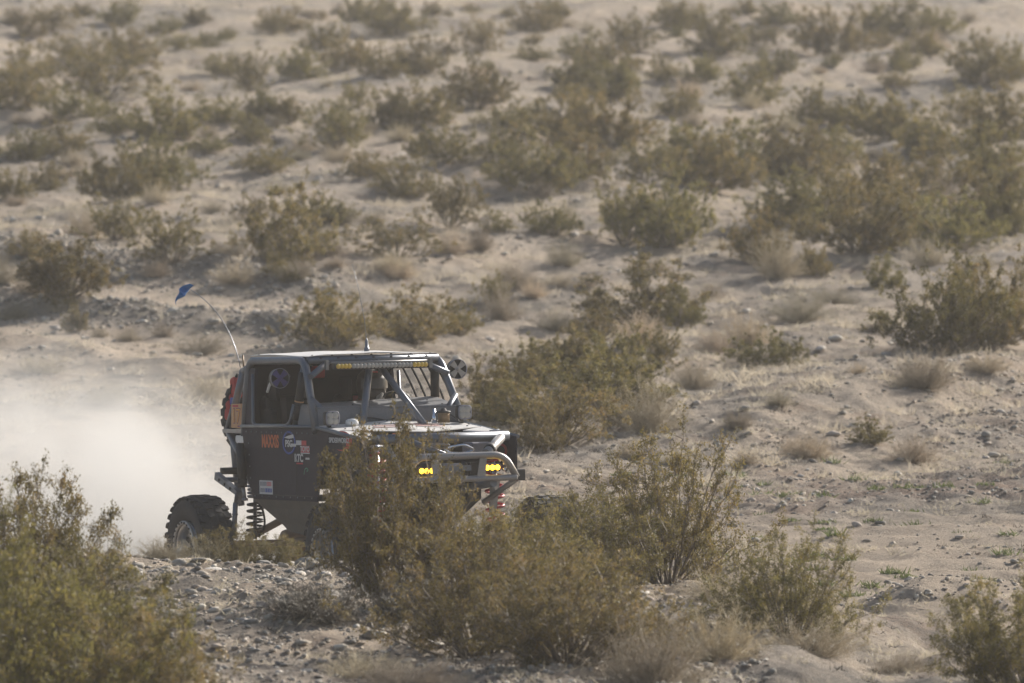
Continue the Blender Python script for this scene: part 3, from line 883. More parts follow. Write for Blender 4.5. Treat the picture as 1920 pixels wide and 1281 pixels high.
# tiny annual plants and straw litter nobody could count
def litter(name, pts, h, n_bl, mat, seed, label, wid=.006):
    r = np.random.default_rng(seed); n = len(pts) * n_bl
    c = np.repeat(pts, n_bl, 0) + r.normal(0, 1, (n, 3)) * np.array([.05, .05, 0]) * (h / .08)
    hh = np.repeat(r.uniform(.5, 1.3, len(pts)), n_bl) * h
    d = r.normal(0, .8, (n, 3)); d[:, 2] = r.uniform(.3, 1, n); d /= np.linalg.norm(d, axis=1, keepdims=True)
    s = np.cross(d, r.normal(0, 1, (n, 3))); s /= np.linalg.norm(s, axis=1, keepdims=True)
    V = np.stack([c - s * wid, c + s * wid, c + d * hh[:, None]], 1).reshape(-1, 3)
    o = put(bpy.data.objects.new(name, np_mesh(name, V, np.arange(n * 3).reshape(-1, 3), mat)))
    tag(o, label, kind="stuff")
litter("dry_litter", scatter(8500, (60, 240), (-.066, .066), 31, lambda x, y: .15 + .85 * (gnoise(x / 1.7 + 4, y / 3) > .18)), .10, 12, M['dry'], 1,
       "dry grass litter and fallen twigs over the sand", .004)
litter("brown_litter", scatter(4200, (60, 200), (-.066, .066), 32, lambda x, y: .1 + .9 * (gnoise(x / 2.4 + 9, y / 4) > .2)), .06, 12, M['drydark'], 2,
       "dead brown ground litter over the sand", .004)
litter("dry_tufts", scatter(1500, (91, 235), (-.066, .066), 35, lambda x, y: (1 - .9 * ((x < -2) & (abs(y - 121 + 1.1 * (x + 5.9)) < 7))) * (.12 + .88 * (gnoise((.9 * x - .44 * y) / 1.5 + 3, (.44 * x + .9 * y) / 9) > .1))), .19, 56, M['dry'], 5,
       "small pale tufts of dry grass dotted all over the slope", .005)
litter("green_weeds", scatter(80, (80, 97), (.012, .064), 33), .09, 34, M['weed'], 3, "tiny fresh green weeds dotted over the sand", .010)

# ------------------------------------------------------------------ the buggy (x forward, y to its left, z up)
YAW, NOSE = R(25), R(2.3)
fwv = Vector((math.sin(YAW) * math.cos(NOSE), -math.cos(YAW) * math.cos(NOSE), math.sin(NOSE)))
lfv = Vector((math.cos(YAW), math.sin(YAW), 0))
upv = fwv.cross(lfv)
buggy = empty("off_road_buggy", (-1.926, 80.0, .0375))
buggy.rotation_euler = Matrix((fwv, lfv, upv)).transposed().to_euler()
tag(buggy, "dark open-cage off-road racing buggy with fat tyres, driving out of its dust", "buggy")

def tubep(name, pts, r=.034, mat='tube', fillet=0., parent=None, seg=14, r2=None):
    mb = MB(); mb.tube(pts, r, seg, fillet, r2)
    return mb.build(name, M[mat], parent or buggy)
def mir(p): return (p[0], -p[1], p[2])

# --- cage
for s in (-1, 1):
    tubep("cage_tube", [(.36, s * .70, 1.50), (.40, s * .66, 2.183), (1.67, s * .66, 2.195), (2.06, s * .735, 1.56)], .036, fillet=.13)
    tubep("cage_tube", [(1.62, s * .645, 2.16), (1.50, s * .69, 1.60)], .030)
    mb = MB(); a, b = Vector((1.605, s * .648, 2.09)), Vector((1.515, s * .684, 1.66))
    mb.tube([a, a.lerp(b, .60)], .041, 14); mb.tube([a.lerp(b, .63), a.lerp(b, 1)], .039, 14)
    pad = mb.build("tube_padding", M['black'], buggy)
    mb = MB(); mb.tube([a.lerp(b, .60), a.lerp(b, .63)], .0425, 14); mb.build("pad_band", M['peach'], pad)
    mb = MB()
    for t in (.68, .73, .86): mb.tube([a.lerp(b, t), a.lerp(b, t + .012)], .0415, 14)
    mb.build("zip_tie", M['cloth'], pad)
    tubep("cage_tube", [(1.675, s * .43, 2.18), (1.835, s * .68, 2.05)], .028)
    tubep("cage_tube", [(1.90, s * .715, 1.86), (2.02, s * .51, 1.63)], .027)
    tubep("cage_tube", [(.18, s * .62, 2.10), (-.04, s * .62, 1.76), (-.14, s * .60, 1.53)], .034, fillet=.1)
    tubep("cage_tube", [(.39, s * .64, 2.14), (.14, s * .62, 2.08)], .030)
    tubep("cage_tube", [(-.12, s * .66, 1.55), (.40, s * .68, 1.17)], .030)
    tubep("cage_tube", [(-.15, s * .60, 1.53), (-.30, s * .50, 1.08), (-.32, s * .45, .85)], .032, fillet=.1)
    tubep("cage_tube", [(-.02, s * .64, 1.79), (-.14, s * .66, 1.56)], .020)
tubep("cage_tube", [(1.675, -.64, 2.195), (1.675, .64, 2.195)], .036)
tubep("cage_tube", [(.40, -.64, 2.183), (.40, .64, 2.183)], .034)
tubep("cage_tube", [(1.70, -.035, 2.17), (2.10, -.295, 1.61)], .033)
tubep("cage_tube", [(1.70, .03, 2.17), (2.32, .215, 1.60)], .030)
tubep("cage_tube", [(-.13, -.60, 1.54), (-.13, .60, 1.54)], .03)
tubep("cage_tube", [(-.30, -.50, 1.09), (-.30, .50, 1.09)], .03)
mb = MB(); mb.tube([(-.1, -.74, 1.095), (-.10, -.46, 1.09)], .024, 10); mb.build("rear_bracket", M['tube'], buggy)

# roof sheet, slightly crowned, with rivet heads
mb = MB(); nx, ny = 7, 9; vs = []
for lay in (0, 1):
    for a in range(nx):
        for b in range(ny):
            x = .37 + 1.33 * a / (nx - 1); yv = -.64 + 1.28 * b / (ny - 1)
            vs.append((x, yv, 2.226 + .022 * (1 - (yv / .64) ** 2) + .010 * math.sin(a / (nx - 1) * math.pi) + lay * .005 + (.004 * math.sin(b * 1.9 + a))))
K = nx * ny
fs = []
for a in range(nx - 1):
    for b in range(ny - 1):
        q = [a * ny + b, (a + 1) * ny + b, (a + 1) * ny + b + 1, a * ny + b + 1]
        fs.append(q[::-1]); fs.append([i + K for i in q])
rim_ = [a * ny for a in range(nx)] + [(nx - 1) * ny + b for b in range(1, ny)] + [a * ny + ny - 1 for a in range(nx - 2, -1, -1)] + [b for b in range(ny - 2, 0, -1)]
for i in range(len(rim_)):
    a, b = rim_[i], rim_[(i + 1) % len(rim_)]; fs.append([a, b, b + K, a + K])
mb.add(vs, fs); roof = mb.build("roof_panel", M['pale'], buggy)
mb = MB()
for b in range(7):
    for x in (.45, 1.655):
        mb.lathe([(0, .012), (.008, .010), (.011, .0)], (x, -.58 + b * 1.16 / 6, 2.232), 'z', 8)
    mb.lathe([(0, .018), (.012, .014), (.016, .0)], (1.70, -.52 + b * 1.04 / 6, 2.205), 'z', 8)
mb.build("rivet", M['black'], roof)

# --- body sheets
T = .012
for s in (-1, 1):
    y0 = s * .728
    mb = MB()
    mb.prism([(.37, y0, 1.585), (2.06, y0, 1.60), (2.33, y0, 1.575), (2.286, y0, 1.411), (2.12, y0, 1.15), (2.05, y0, .935), (.62, y0, .935), (.47, y0, 1.12)], (0, -s * T, 0))
    body = mb.build("side_panel", M['body'], buggy)
    mb = MB()
    mb.prism([(2.335, y0, 1.575), (3.17, y0, 1.500), (3.16, y0, 1.20), (2.688, y0, 1.214), (2.29, y0, 1.408)], (0, -s * T, 0))
    fend = mb.build("fender_panel", M['body'], buggy)
    mb = MB(); mb.prism([(.60, s * .726, .9352), (2.05, s * .726, .9352), (1.9, s * .60, .60), (1.1, s * .60, .66), (.93, s * .62, .735)], (0, -s * T, 0))
    mb.build("skid_panel", M['skid'], buggy)
    mb = MB()   # rear quarter sheet wrapping the hoop
    mb.prism([(.33, s * .706, 1.585), (.60, s * .722, 1.585), (.60, s * .685, 2.12), (.37, s * .664, 2.12)], (0, -s * .03, 0))
    mb.build("quarter_panel", M['body'], buggy)
    mb = MB()   # door window frame lip
    mb.tube([(.63, s * .722, 2.07), (.645, s * .735, 1.63), (.70, s * .737, 1.605), (1.40, s * .737, 1.608), (1.48, s * .732, 1.64), (1.53, s * .715, 1.80)], .016, 8, .05)
    mb.tube([(.37, s * .735, 1.592), (2.05, s * .742, 1.606)], .016, 8)
    mb.build("window_frame", M['tube'], buggy)
    mb = MB(); mb.tube([(2.08, s * .735, 1.598), (3.17, s * .735, 1.498)], .018, 8); mb.build("fender_tube", M['tube'], buggy)

mb = MB()  # cab back, floor, inner tunnel
mb.prism([(.42, -.65, 1.0), (.42, .65, 1.0), (.42, .64, 2.16), (.42, -.64, 2.16)], (-.01, 0, 0)); mb.build("rear_bulkhead", M['cloth'], buggy)
mb = MB(); mb.prism([(.42, -.70, .95), (2.05, -.70, .95), (2.05, .70, .95), (.42, .70, .95)], (0, 0, -.012)); mb.build("floor_pan", M['black'], buggy)
mb = MB(); mb.prism([(.93, -.60, .735), (1.1, -.60, .66), (1.9, -.60, .60), (1.9, .60, .60), (1.1, .60, .66), (.93, .60, .735)], (0, 0, -.012)); mb.build("belly_plate", M['skid'], buggy)
mb = MB()  # dash box: front wall and sloping top
mb.prism([(2.0, -.69, 1.56), (2.0, -.69, 1.765), (2.0, .70, 1.75), (2.0, .70, 1.56)], (-.012, 0, 0))
mb.prism([(1.99, -.69, 1.767), (1.99, .70, 1.752), (1.55, .67, 1.835), (1.55, -.66, 1.79)], (0, 0, .010))
mb.prism([(1.99, .70, 1.58), (1.99, .70, 1.752), (1.55, .68, 1.83), (1.55, .69, 1.60)], (0, -.01, 0))
mb.prism([(1.99, -.69, 1.58), (1.99, -.69, 1.765), (1.55, -.67, 1.79), (1.55, -.69, 1.60)], (0, .01, 0))
mb.prism([(1.55, -.66, 1.10), (1.55, -.66, 1.79), (1.55, .67, 1.83), (1.55, .67, 1.10)], (.01, 0, 0))
dash = mb.build("dashboard", M['dash'], buggy)
mb = MB()
for (x, yv, z) in ((1.9, -.3, 1.788), (1.9, .3, 1.783), (1.75, .5, 1.812), (1.9, .58, 1.778)): mb.lathe([(0, .010), (.006, .008), (.008, 0)], (x, yv, z), 'z', 8)
mb.build("rivet", M['black'], dash)
mb = MB(); mb.tube([(2.02, -.35, 1.63), (2.02, -.2, 1.68), (2.02, .0, 1.64), (2.02, .12, 1.70), (2.02, .2, 1.73)], .006, 6, .05); mb.build("cable", M['black'], dash)

# hood: two sheets meeting in a shallow V at the front
mb = MB()
mb.prism([(2.03, -.715, 1.602), (2.45, -.70, 1.572), (2.84, 0.0, 1.548), (2.03, 0.0, 1.640)], (0, 0, .008))
mb.prism([(2.03, .002, 1.640), (2.84, .002, 1.548), (2.45, .70, 1.572), (2.03, .715, 1.602)], (0, 0, .008))
hood = mb.build("hood_panel", M['pale'], buggy)
mb = MB()
mb.prism([(2.455, -.715, 1.572), (3.12, -.715, 1.500), (3.02, -.60, 1.495), (2.62, -.45, 1.545)], (0, 0, .008)); mb.build("fender_top", M['pale'], buggy)
mb = MB()
mb.prism([(2.455, .715, 1.572), (2.62, .45, 1.545), (2.75, .60, 1.530), (2.80, .71, 1.535)], (0, 0, .008)); mb.build("fender_top", M['pale'], buggy)
mb = MB()
for k in range(8):
    mb.lathe([(0, .012), (.006, .010), (.009, 0)], (2.10 + .09 * (k % 2), -.62 + k * .175, 1.620 + .028 * (1 - abs(-.62 + k * .175) / .7)), 'z', 8)
for (x, yv) in ((2.45, -.62), (2.56, -.44), (2.70, -.2), (2.70, .22), (2.5, .55), (2.3, .66)):
    mb.lathe([(0, .012), (.006, .010), (.009, 0)], (x, yv, 1.64 - (x - 2.03) * .105 - abs(yv) * .048 * (1 - (x - 2.03) / .8) + .006), 'z', 8)
mb.build("rivet", M['black'], hood)
mb = MB()
def on_hood(x, yv):   # height of the hood sheet's top
    a = abs(yv) / .715
    zc = 1.640 - .1136 * (x - 2.03); ze = 1.602 - .0714 * (x - 2.03)
    return zc * (1 - a) + ze * a + .011
for pl in ([(2.30, -.30), (2.36, -.02), (2.40, -.02), (2.36, -.30)], [(2.42, -.34), (2.46, -.10), (2.49, -.10), (2.46, -.34)],
           [(2.30, .05), (2.26, .30), (2.30, .38), (2.36, .30), (2.34, .08)], [(2.40, .08), (2.44, .34), (2.48, .34), (2.46, .08)]):
    mb.prism([(x, yv, on_hood(x, yv)) for x, yv in pl], (0, 0, .002))
mb.build("faded_lettering", M['pinkp'], hood)
# things bolted on the hood
mb = MB(); mb.lathe([(0, .0), (0, .055), (.02, .060), (.045, .056), (.058, .040), (.062, 0)], (2.214, -.45, 1.612), 'z', 20); mb.build("antenna_puck", M['whitep'], buggy)
mb = MB(); mb.lathe([(0, 0), (0, .055), (.085, .055), (.09, .05), (.09, 0)], (2.2, .456, 1.615), 'z', 20); can = mb.build("filler_can", M['brown'], buggy)
mb = MB(); mb.lathe([(0, 0), (0, .064), (.014, .064), (.018, .03), (.040, .018), (.040, 0)], (2.2, .456, 1.706), 'z', 16); mb.build("cap", M['black'], can)
mb = MB(); mb.lathe([(0, 0), (0, .024), (.06, .024), (.07, .015), (.125, .015), (.13, 0)], (2.2, .36, 1.615), 'z', 14); mb.build("breather", M['chrome'], buggy)
mb = MB(); mb.lathe([(0, 0), (0, .05), (.02, .05), (.025, .0)], (2.22, .24, 1.622), 'z', 14); mb.build("round_cap", M['brown'], buggy)
mb = MB(); mb.lathe([(0, 0), (0, .035), (.05, .035), (.05, 0)], (2.90, -.328, 1.50), 'z', 14); mb.build("orange_cap", M['orangep'], buggy)
tubep("hood_cable", [(2.2, .50, 1.70), (2.22, .56, 1.66), (2.28, .58, 1.62)], .006, 'black', .03)

# --- lamps
def cube_lamp(x, yv, z):
    mb = MB(); rot = Matrix.Rotation(R(90), 3, 'Z')
    mb.rbox((x, yv, z), (.135, .07, .13), .028, rot); l = mb.build("cube_lamp", M['black'], buggy)
    mb = MB()
    ring = []
    for q in range(24):
        a = 2 * math.pi * q / 24; c, s_ = math.cos(a), math.sin(a)
        k = (abs(c) ** 5 + abs(s_) ** 5) ** (-1 / 5)
        ring.append((x + .037, yv + .060 * k * c, z + .058 * k * s_))
    mb.tube(ring + [ring[0]], .007, 6, caps=False); mb.build("lamp_bezel", M['greyp'], l)
    mb = MB()
    for dy in (-1, 1):
        for dz in (-1, 1):
            mb.lathe([(.034, .034), (.044, .030), (.048, .018), (.049, 0)], (x, yv + dy * .024, z + dz * .024), 'x', 16)
    mb.build("lamp_lens", M['lens'], l)
    mb = MB(); mb.box((x - .05, yv, z - .075), (.04, .03, .07)); mb.build("lamp_bracket", M['black'], l)
cube_lamp(2.24, -.665, 1.682)
cube_lamp(2.15, .672, 1.705)

mb = MB(); mb.rbox((1.82, .015, 2.137), (.07, .94, .062), .012); bar = mb.build("light_bar", M['black'], buggy)
for k in range(6):
    mb = MB(); y0 = -.432 + k * .15
    for q in range(4):
        mb.lathe([(.033, .0235), (.041, .021), (.043, .0)], (1.82, y0 + .018 + q * .036, 2.137), 'x', 12)
    mb.box((1.855, y0 + .072, 2.137), (.006, .125, .030))
    mb.build("bar_lens", M['amber'] if k in (0, 5) else M['lens'], bar)
mb = MB(); mb.tube([(1.80, -.46, 2.172), (1.80, .49, 2.172)], .009, 8)
for yv in (-.50, .52): mb.box((1.79, yv, 2.15), (.04, .025, .09))
mb.build("bar_mount", M['tube_bare'], bar)

for s, x, z in ((-1, 1.39, 2.035), (1, 1.645, 2.085)):
    yv = s * (.79 if s < 0 else .85); rr_ = .088
    cup = MB(); cup.lathe([(-.09, 0), (-.088, .05), (-.05, .085), (.0, rr_), (.012, rr_), (.014, rr_ - .008), (.0, rr_ - .012), (-.01, 0)], (x, yv, z), 'x', 28)
    l = cup.build("round_lamp", M['black'], buggy)
    mb = MB()
    for q in range(4):
        a = R(45 + 90 * q); c, s_ = math.cos(a), math.sin(a); n = Vector((0, -s_, c))
        mid_ = Vector((x + .014, yv, z))
        p = [mid_ + n * .012, mid_ - n * .012, mid_ + Vector((0, c, s_)) * .080 - n * .030, mid_ + Vector((0, c, s_)) * .080 + n * .030]
        mb.prism([tuple(v) for v in p], (.006, 0, 0))
    mb.lathe([(.02, .02), (.028, .016), (.03, 0)], (x, yv, z), 'x', 12)
    mb.build("cross_cover", M['purple'] if s < 0 else M['ring'], l)
    mb = MB(); mb.lathe([(.008, rr_ - .004), (.020, rr_ - .001), (.018, rr_ + .004), (.004, rr_ + .003)], (x, yv, z), 'x', 28, close=True); mb.build("lamp_rim", M['greyp'], l)
    mb = MB(); mb.tube([(x - .04, yv, z), (x - .04, s * .67, z + .02)], .012, 8); mb.build("lamp_arm", M['tube'], l)

# --- front frame and bumper
tubep("cross_tube", [(3.15, -.62, 1.500), (3.15, .645, 1.505)], .046, 'tube', seg=18)
tubep("bumper_hoop", [(3.48, -.50, 1.13), (3.50, -.42, 1.345), (3.50, .44, 1.350), (3.47, .575, 1.15)], .031, 'tube_bare', fillet=.14, seg=16)
mb = MB(); mb.rbox((3.49, .02, 1.145), (.06, 1.10, .055), .025); mb.build("bumper_beam", M['tube_bare'], buggy)
for s in (-1, 1):
    mb = MB(); mb.prism([(3.50, s * .27, 1.34), (3.50, s * .205, 1.34), (3.50, s * .165, 1.12), (3.50, s * .25, 1.12)], (.012, 0, 0)); mb.build("bumper_upright", M['tube_bare'], buggy)
    tubep("brace_tube", [(3.45, s * .60, 1.14), (3.1, s * .42, .92)], .026, 'tube_bare')
    tubep("frame_rail", [(2.0, s * .42, .98), (3.45, s * .36, 1.10)], .035, 'tube')
    tubep("frame_rail", [(2.35, s * .60, 1.52), (3.14, s * .60, 1.50)], .030, 'tube')
tubep("brace_tube", [(3.2, .552, 1.49), (3.46, .285, 1.36)], .043, 'tube_bare')
mb = MB(); a, b = Vector((3.2, .552, 1.49)), Vector((3.46, .285, 1.36)); mb.tube([a.lerp(b, .62), a.lerp(b, .80)], .052, 14); mb.build("tube_clamp", M['black'], buggy)
tubep("brace_tube", [(3.15, -.36, 1.50), (3.5, -.12, 1.355)], .026, 'tube')
tubep("brace_tube", [(3.13, -.56, 1.49), (3.32, -.50, 1.28), (3.42, -.47, 1.16)], .026, 'tube_bare', .1)
tubep("brace_tube", [(2.80, .71, 1.545), (3.14, .56, 1.52)], .018, 'tube')
mb = MB(); mb.rbox((3.43, .62, 1.165), (.07, .09, .10), .01); mb.build("tow_block", M['black'], buggy)
mb = MB(); mb.rbox((2.98, .42, 1.40), (.22, .20, .11), .03); mb.box((2.95, .62, 1.53), (.16, .05, .05)); mb.build("fuel_cell", M['greyp'], buggy)
mb = MB(); mb.tube([(3.2, .05, 1.42), (3.22, .18, 1.44), (3.2, .30, 1.39), (3.2, .18, 1.36), (3.2, .05, 1.37), (3.2, .0, 1.40), (3.2, .05, 1.42)], .014, 8, .04); mb.build("brake_line", M['chrome'], buggy)
mb = MB(); mb.lathe([(-.14, .0), (-.14, .075), (-.12, .08), (-.11, .055), (.11, .055), (.12, .08), (.14, .075), (.14, 0)], (3.33, 0, 1.215), 'y', 20); mb.box((3.33, -.21, 1.215), (.16, .11, .15)); mb.box((3.33, .20, 1.215), (.14, .09, .14))
win = mb.build("winch", M['black'], buggy)
mb = MB(); mb.lathe([(-.10, .060), (-.09, .068), (.09, .068), (.10, .060)], (3.33, 0, 1.215), 'y', 18); mb.build("winch_rope", M['greyp'], win)
mb = MB(); mb.box((3.475, 0, 1.24), (.02, .26, .05)); mb.build("fairlead", M['tube'], win)
for yv, z in ((-.28, 1.222), (.355, 1.236)):
    mb = MB(); mb.rbox((3.41, yv, z), (.06, .165, .07), .012); l = mb.build("amber_lamp", M['black'], buggy)
    for q in range(3):
        mb = MB(); mb.lathe([(.03, .0245), (.038, .021), (.042, .011), (.043, 0)], (3.41, yv - .05 + q * .05, z), 'x', 14); mb.build("lit_lens", M['amberlit'], l)
    if yv > 0:
        mb = MB(); mb.tube([(3.43, yv - .08, z + .06), (3.43, yv - .06, z + .085), (3.43, yv + .06, z + .085), (3.43, yv + .08, z + .05)], .008, 6, .02); mb.build("lamp_guard", M['ring'], l)
mb = MB(); mb.lathe([(0, 0), (0, .022), (.03, .022), (.035, 0)], (3.43, .475, 1.22), 'x', 12); mb.lathe([(0, 0), (0, .022), (.03, .022), (.035, 0)], (3.43, .475, 1.275), 'x', 12); mb.build("shackle_bolt", M['chrome'], buggy)

# --- axles, links, springs
for x in (0.0, 3.1):
    mb = MB(); mb.tube([(x, -.86, .487), (x, .86, .487)], .052, 14)
    mb.lathe([(-.15, .06), (-.12, .13), (0, .165), (.12, .13), (.15, .06)], (x, .12 if x else -.05, .49), 'y', 20)
    ax = mb.build("axle", M['rust'], buggy)
    for s in (-1, 1):
        mb = MB(); mb.lathe([(-.06, .0), (-.06, .11), (.06, .12), (.06, 0)], (x, s * .84, .487), 'y', 16); mb.build("hub_carrier", M['black'], ax)
def coil(x0, z0, x1, z1, yv, rad, turns, wire, mat, name="coil_spring"):
    pts = []
    for k in range(int(turns * 14) + 1):
        t = k / (turns * 14); a = 2 * math.pi * turns * t
        pts.append((x0 + (x1 - x0) * t + rad * math.cos(a), yv + rad * math.sin(a), z0 + (z1 - z0) * t))
    mb = MB(); mb.tube(pts, wire, 7); return mb.build(name, M[mat], buggy)
for s in (-1, 1):
    sp = coil(.33, .60, .365, .905, s * .60, .075, 5.2, .0115, 'black')
    mb = MB(); mb.tube([(.33, s * .60, .56), (.37, s * .60, 1.35)], .018, 10); mb.tube([(.366, s * .60, 1.15), (.375, s * .60, 1.45)], .040, 12); mb.build("shock_shaft", M['tube'], sp)
    coil(.366, .93, .372, 1.13, s * .60, .070, 6.5, .0125, 'greyp')
    sp = coil(3.02, .62, 3.0, 1.38, s * .57, .078, 9, .013, 'redmetal')
    mb = MB(); mb.tube([(3.02, s * .57, .52), (3.0, s * .57, 1.45)], .026, 10); mb.build("shock_body", M['chrome'], sp)
    # bypass shock hanging beside the cab
    mb = MB(); mb.tube([(.46, s * .79, 1.43), (.505, s * .79, 1.10)], .040, 14); mb.tube([(.44, s * .75, 1.40), (.48, s * .75, 1.14)], .020, 8); sh = mb.build("bypass_shock", M['black'], buggy)
    mb = MB(); mb.lathe([(0, 0), (0, .040), (.075, .043), (.08, 0)], (.51, s * .79, 1.04), 'z', 14); mb.build("shock_collar", M['cloth'], sh)
    mb = MB(); mb.tube([(.515, s * .79, 1.06), (.55, s * .79, .94)], .018, 10); mb.lathe([(0, 0), (.005, .030), (.025, .030), (.03, 0)], (.553, s * .79, .915), 'z', 12); mb.build("shock_rod", M['tube_bare'], sh)
    # sway bar arm and drop link
    mb = MB(); a, b = Vector((.0, s * .85, 1.135)), Vector((.50, s * .85, .985)); d = (b - a).normalized(); n = Vector((-d.z, 0, d.x)) * .033
    mb.prism([tuple(a + n * 1.1), tuple(b + n * .6), tuple(b - n * .6), tuple(a - n * 1.1)], (0, s * -.05, 0)); arm = mb.build("sway_bar_arm", M['tube'], buggy)
    for k in range(3):
        mb = MB(); c = a.lerp(b, .22 + .25 * k); mb.lathe([(-.004, 0), (-.004, .014), (.004, .014), (.004, 0)], (c.x, c.y + (s * .003), c.z), 'y', 10); mb.build("lightening_hole", M['cloth'], arm)
    mb = MB(); mb.tube([(.47, s * .83, .99), (.455, s * .83, .90)], .009, 6); mb.tube([(.49, s * .85, .99), (.46, s * .85, .90)], .009, 6)
    mb.tube([(.455, s * .84, .90), (.40, s * .84, .58)], .024, 10); mb.tube([(.44, s * .84, .80), (.437, s * .84, .79)], .029, 10); mb.build("drop_link", M['tube'], buggy)
    tubep("lower_link", [(.06, s * .55, .56), (.90, s * .50, .78), (1.25, s * .42, .80)], .034, 'rust')
    tubep("lower_link", [(.10, s * .50, .44), (1.55, s * .40, .62)], .040, 'rust')
    tubep("limit_strap", [(.36, s * .60, .92), (.52, s * .60, .84), (.53, s * .58, .70), (.38, s * .58, .58)], .010, 'cloth', .1)
    tubep("front_link", [(3.08, s * .45, .50), (2.2, s * .35, .72)], .035, 'rust')
    mb = MB(); mb.prism([(3.20, s * .44, 1.12), (3.20, s * .53, 1.12), (3.16, s * .50, .80), (3.14, s * .45, .80)], (.02, 0, 0)); mb.build("axle_bracket", M['tube_bare'], buggy)
    tubep("steering_ram", [(3.28, s * .15, .60), (3.28, s * .70, .58)], .024, 'chrome')
mb = MB(); mb.lathe([(0, 0), (0, .085), (.05, .09), (.06, .085), (.06, 0)], (-.3, -.57, 1.14), 'z', 20); mb.build("bump_stop_pad", M['black'], buggy)
mb = MB(); mb.lathe([(-.01, .055), (.0, .070), (.01, .055), (.0, .045)], (3.0, .64, 1.37), 'x', 20, close=True); mb.build("fan_ring", M['redmetal'], buggy)
mb = MB(); mb.rbox((2.55, 0, 1.28), (.55, .50, .36), .06); mb.lathe([(-.22, .05), (-.2, .07), (.2, .07), (.22, .05)], (2.60, -.20, 1.46), 'x', 14); eng = mb.build("engine_block", M['black'], buggy)
mb = MB()
for k in range(4): mb.tube([(2.38 + k * .12, -.24, 1.36), (2.40 + k * .12, -.40, 1.30), (2.5 + k * .07, -.45, 1.08)], .022, 8, .06)
mb.build("exhaust_header", M['tube_bare'], eng)
mb = MB(); mb.tube([(3.0, -.50, 1.43), (3.0, -.62, 1.42), (2.8, -.66, 1.40)], .03, 10, .05); mb.build("coolant_pipe", M['chrome'], buggy)

for s in (-1, 1):  # black sheets added behind the door and fender gap to keep it dark
    mb = MB(); mb.prism([(2.06, s * .50, .62), (2.06, s * .50, 1.56), (2.95, s * .46, 1.48), (2.95, s * .46, .95)], (0, s * .008, 0)); mb.build("added_shade_sheet", M['black'], buggy)
# --- wheels
def tyre_mesh():
    mb = MB(); R0, W = .472, .150
    prof = [(-.105, .235), (-.135, .27), (-.158, .33), (-.162, .39), (-.150, .435), (-.124, .456), (-.06, R0), (.06, R0), (.124, .456), (.150, .430), (.162, .39), (.158, .33), (.135, .27), (.105, .235)]
    mb.lathe(prof, (0, 0, 0), 'y', 60)
    n = 30
    for k in range(n):
        for row, (yv, ww, dz, sh) in enumerate(((-.118, .060, -.008, 0), (-.045, .058, .0, .5), (.045, .058, .0, 0), (.118, .060, -.008, .5))):
            a = 2 * math.pi * (k + sh) / n; rr_ = R0 + dz * 1.6 + .002
            rot = Matrix.Rotation(-a, 3, 'Y') @ Matrix.Rotation(R(14 if row % 2 else -14), 3, 'X')
            c = Vector((0, yv, 0)) + Vector((rr_ * math.cos(a), 0, rr_ * math.sin(a)))
            mb.box(tuple(c), (.016, ww, .066), rot)
        for s in (-1, 1):
            a = 2 * math.pi * (k + .25 + .25 * s) / n
            rot = Matrix.Rotation(-a, 3, 'Y') @ Matrix.Rotation(R(s * 38), 3, 'Z')
            mb.box((.440 * math.cos(a), s * .148, .440 * math.sin(a)), (.050, .012, .045), rot)
    return mb.mesh("tyre", [M['rubber']])
def rim_mesh(spokes=8):
    mb = MB()
    mb.lathe([(-.148, .222), (-.150, .205), (-.10, .195), (-.04, .185), (.12, .195), (.14, .232), (.10, .236), (-.10, .236), (-.145, .235)], (0, 0, 0), 'y', 48, close=True, mi=0)
    mb.lathe([(-.075, 0), (-.085, .05), (-.060, .075), (-.045, .08), (-.03, .0)], (0, 0, 0), 'y', 24, mi=1)
    for k in range(spokes):
        a = 2 * math.pi * k / spokes; c, s_ = math.cos(a), math.sin(a)
        u_, n_ = Vector((c, 0, s_)), Vector((-s_, 0, c))
        p = [u_ * .07 + n_ * .028, u_ * .07 - n_ * .028, u_ * .19 - n_ * .018, u_ * .19 + n_ * .018]
        mb.prism([(q.x, -.060 - .01 * (i > 1), q.z) for i, q in enumerate(p)], (0, .02, 0), mi=1)
    return mb.mesh("rim", [M['rim'], M['rimdark']])
def ring_mesh():
    mb = MB(); mb.lathe([(-.165, .212), (-.172, .220), (-.172, .244), (-.163, .250), (-.150, .250), (-.150, .212)], (0, 0, 0), 'y', 48, close=True)
    return mb.mesh("beadlock_ring", [M['ring']])
def bolt_mesh():
    mb = MB()
    for k in range(24):
        a = 2 * math.pi * k / 24; mb.lathe([(-.182, 0), (-.182, .008), (-.172, .009)], (.232 * math.cos(a), 0, .232 * math.sin(a)), 'y', 6)
    return mb.mesh("ring_bolt", [M['cloth']])
TY, RI, RG, BO = tyre_mesh(), rim_mesh(), ring_mesh(), bolt_mesh()
def wheel(x, yv, steer=0, z=.487):
    w = empty("wheel", (x, yv, z), buggy)
    w.rotation_euler = (0, random.uniform(0, .5), (math.pi if yv > 0 else 0) + steer)
    for nm, me_ in (("tyre", TY), ("rim", RI), ("beadlock_ring", RG), ("ring_bolt", BO)): put(bpy.data.objects.new(nm, me_), w)
    return w
wheel(0, -1.0); wheel(0, 1.0); wheel(3.1, -1.0, R(-4)); wheel(3.16, 1.0, R(-4))
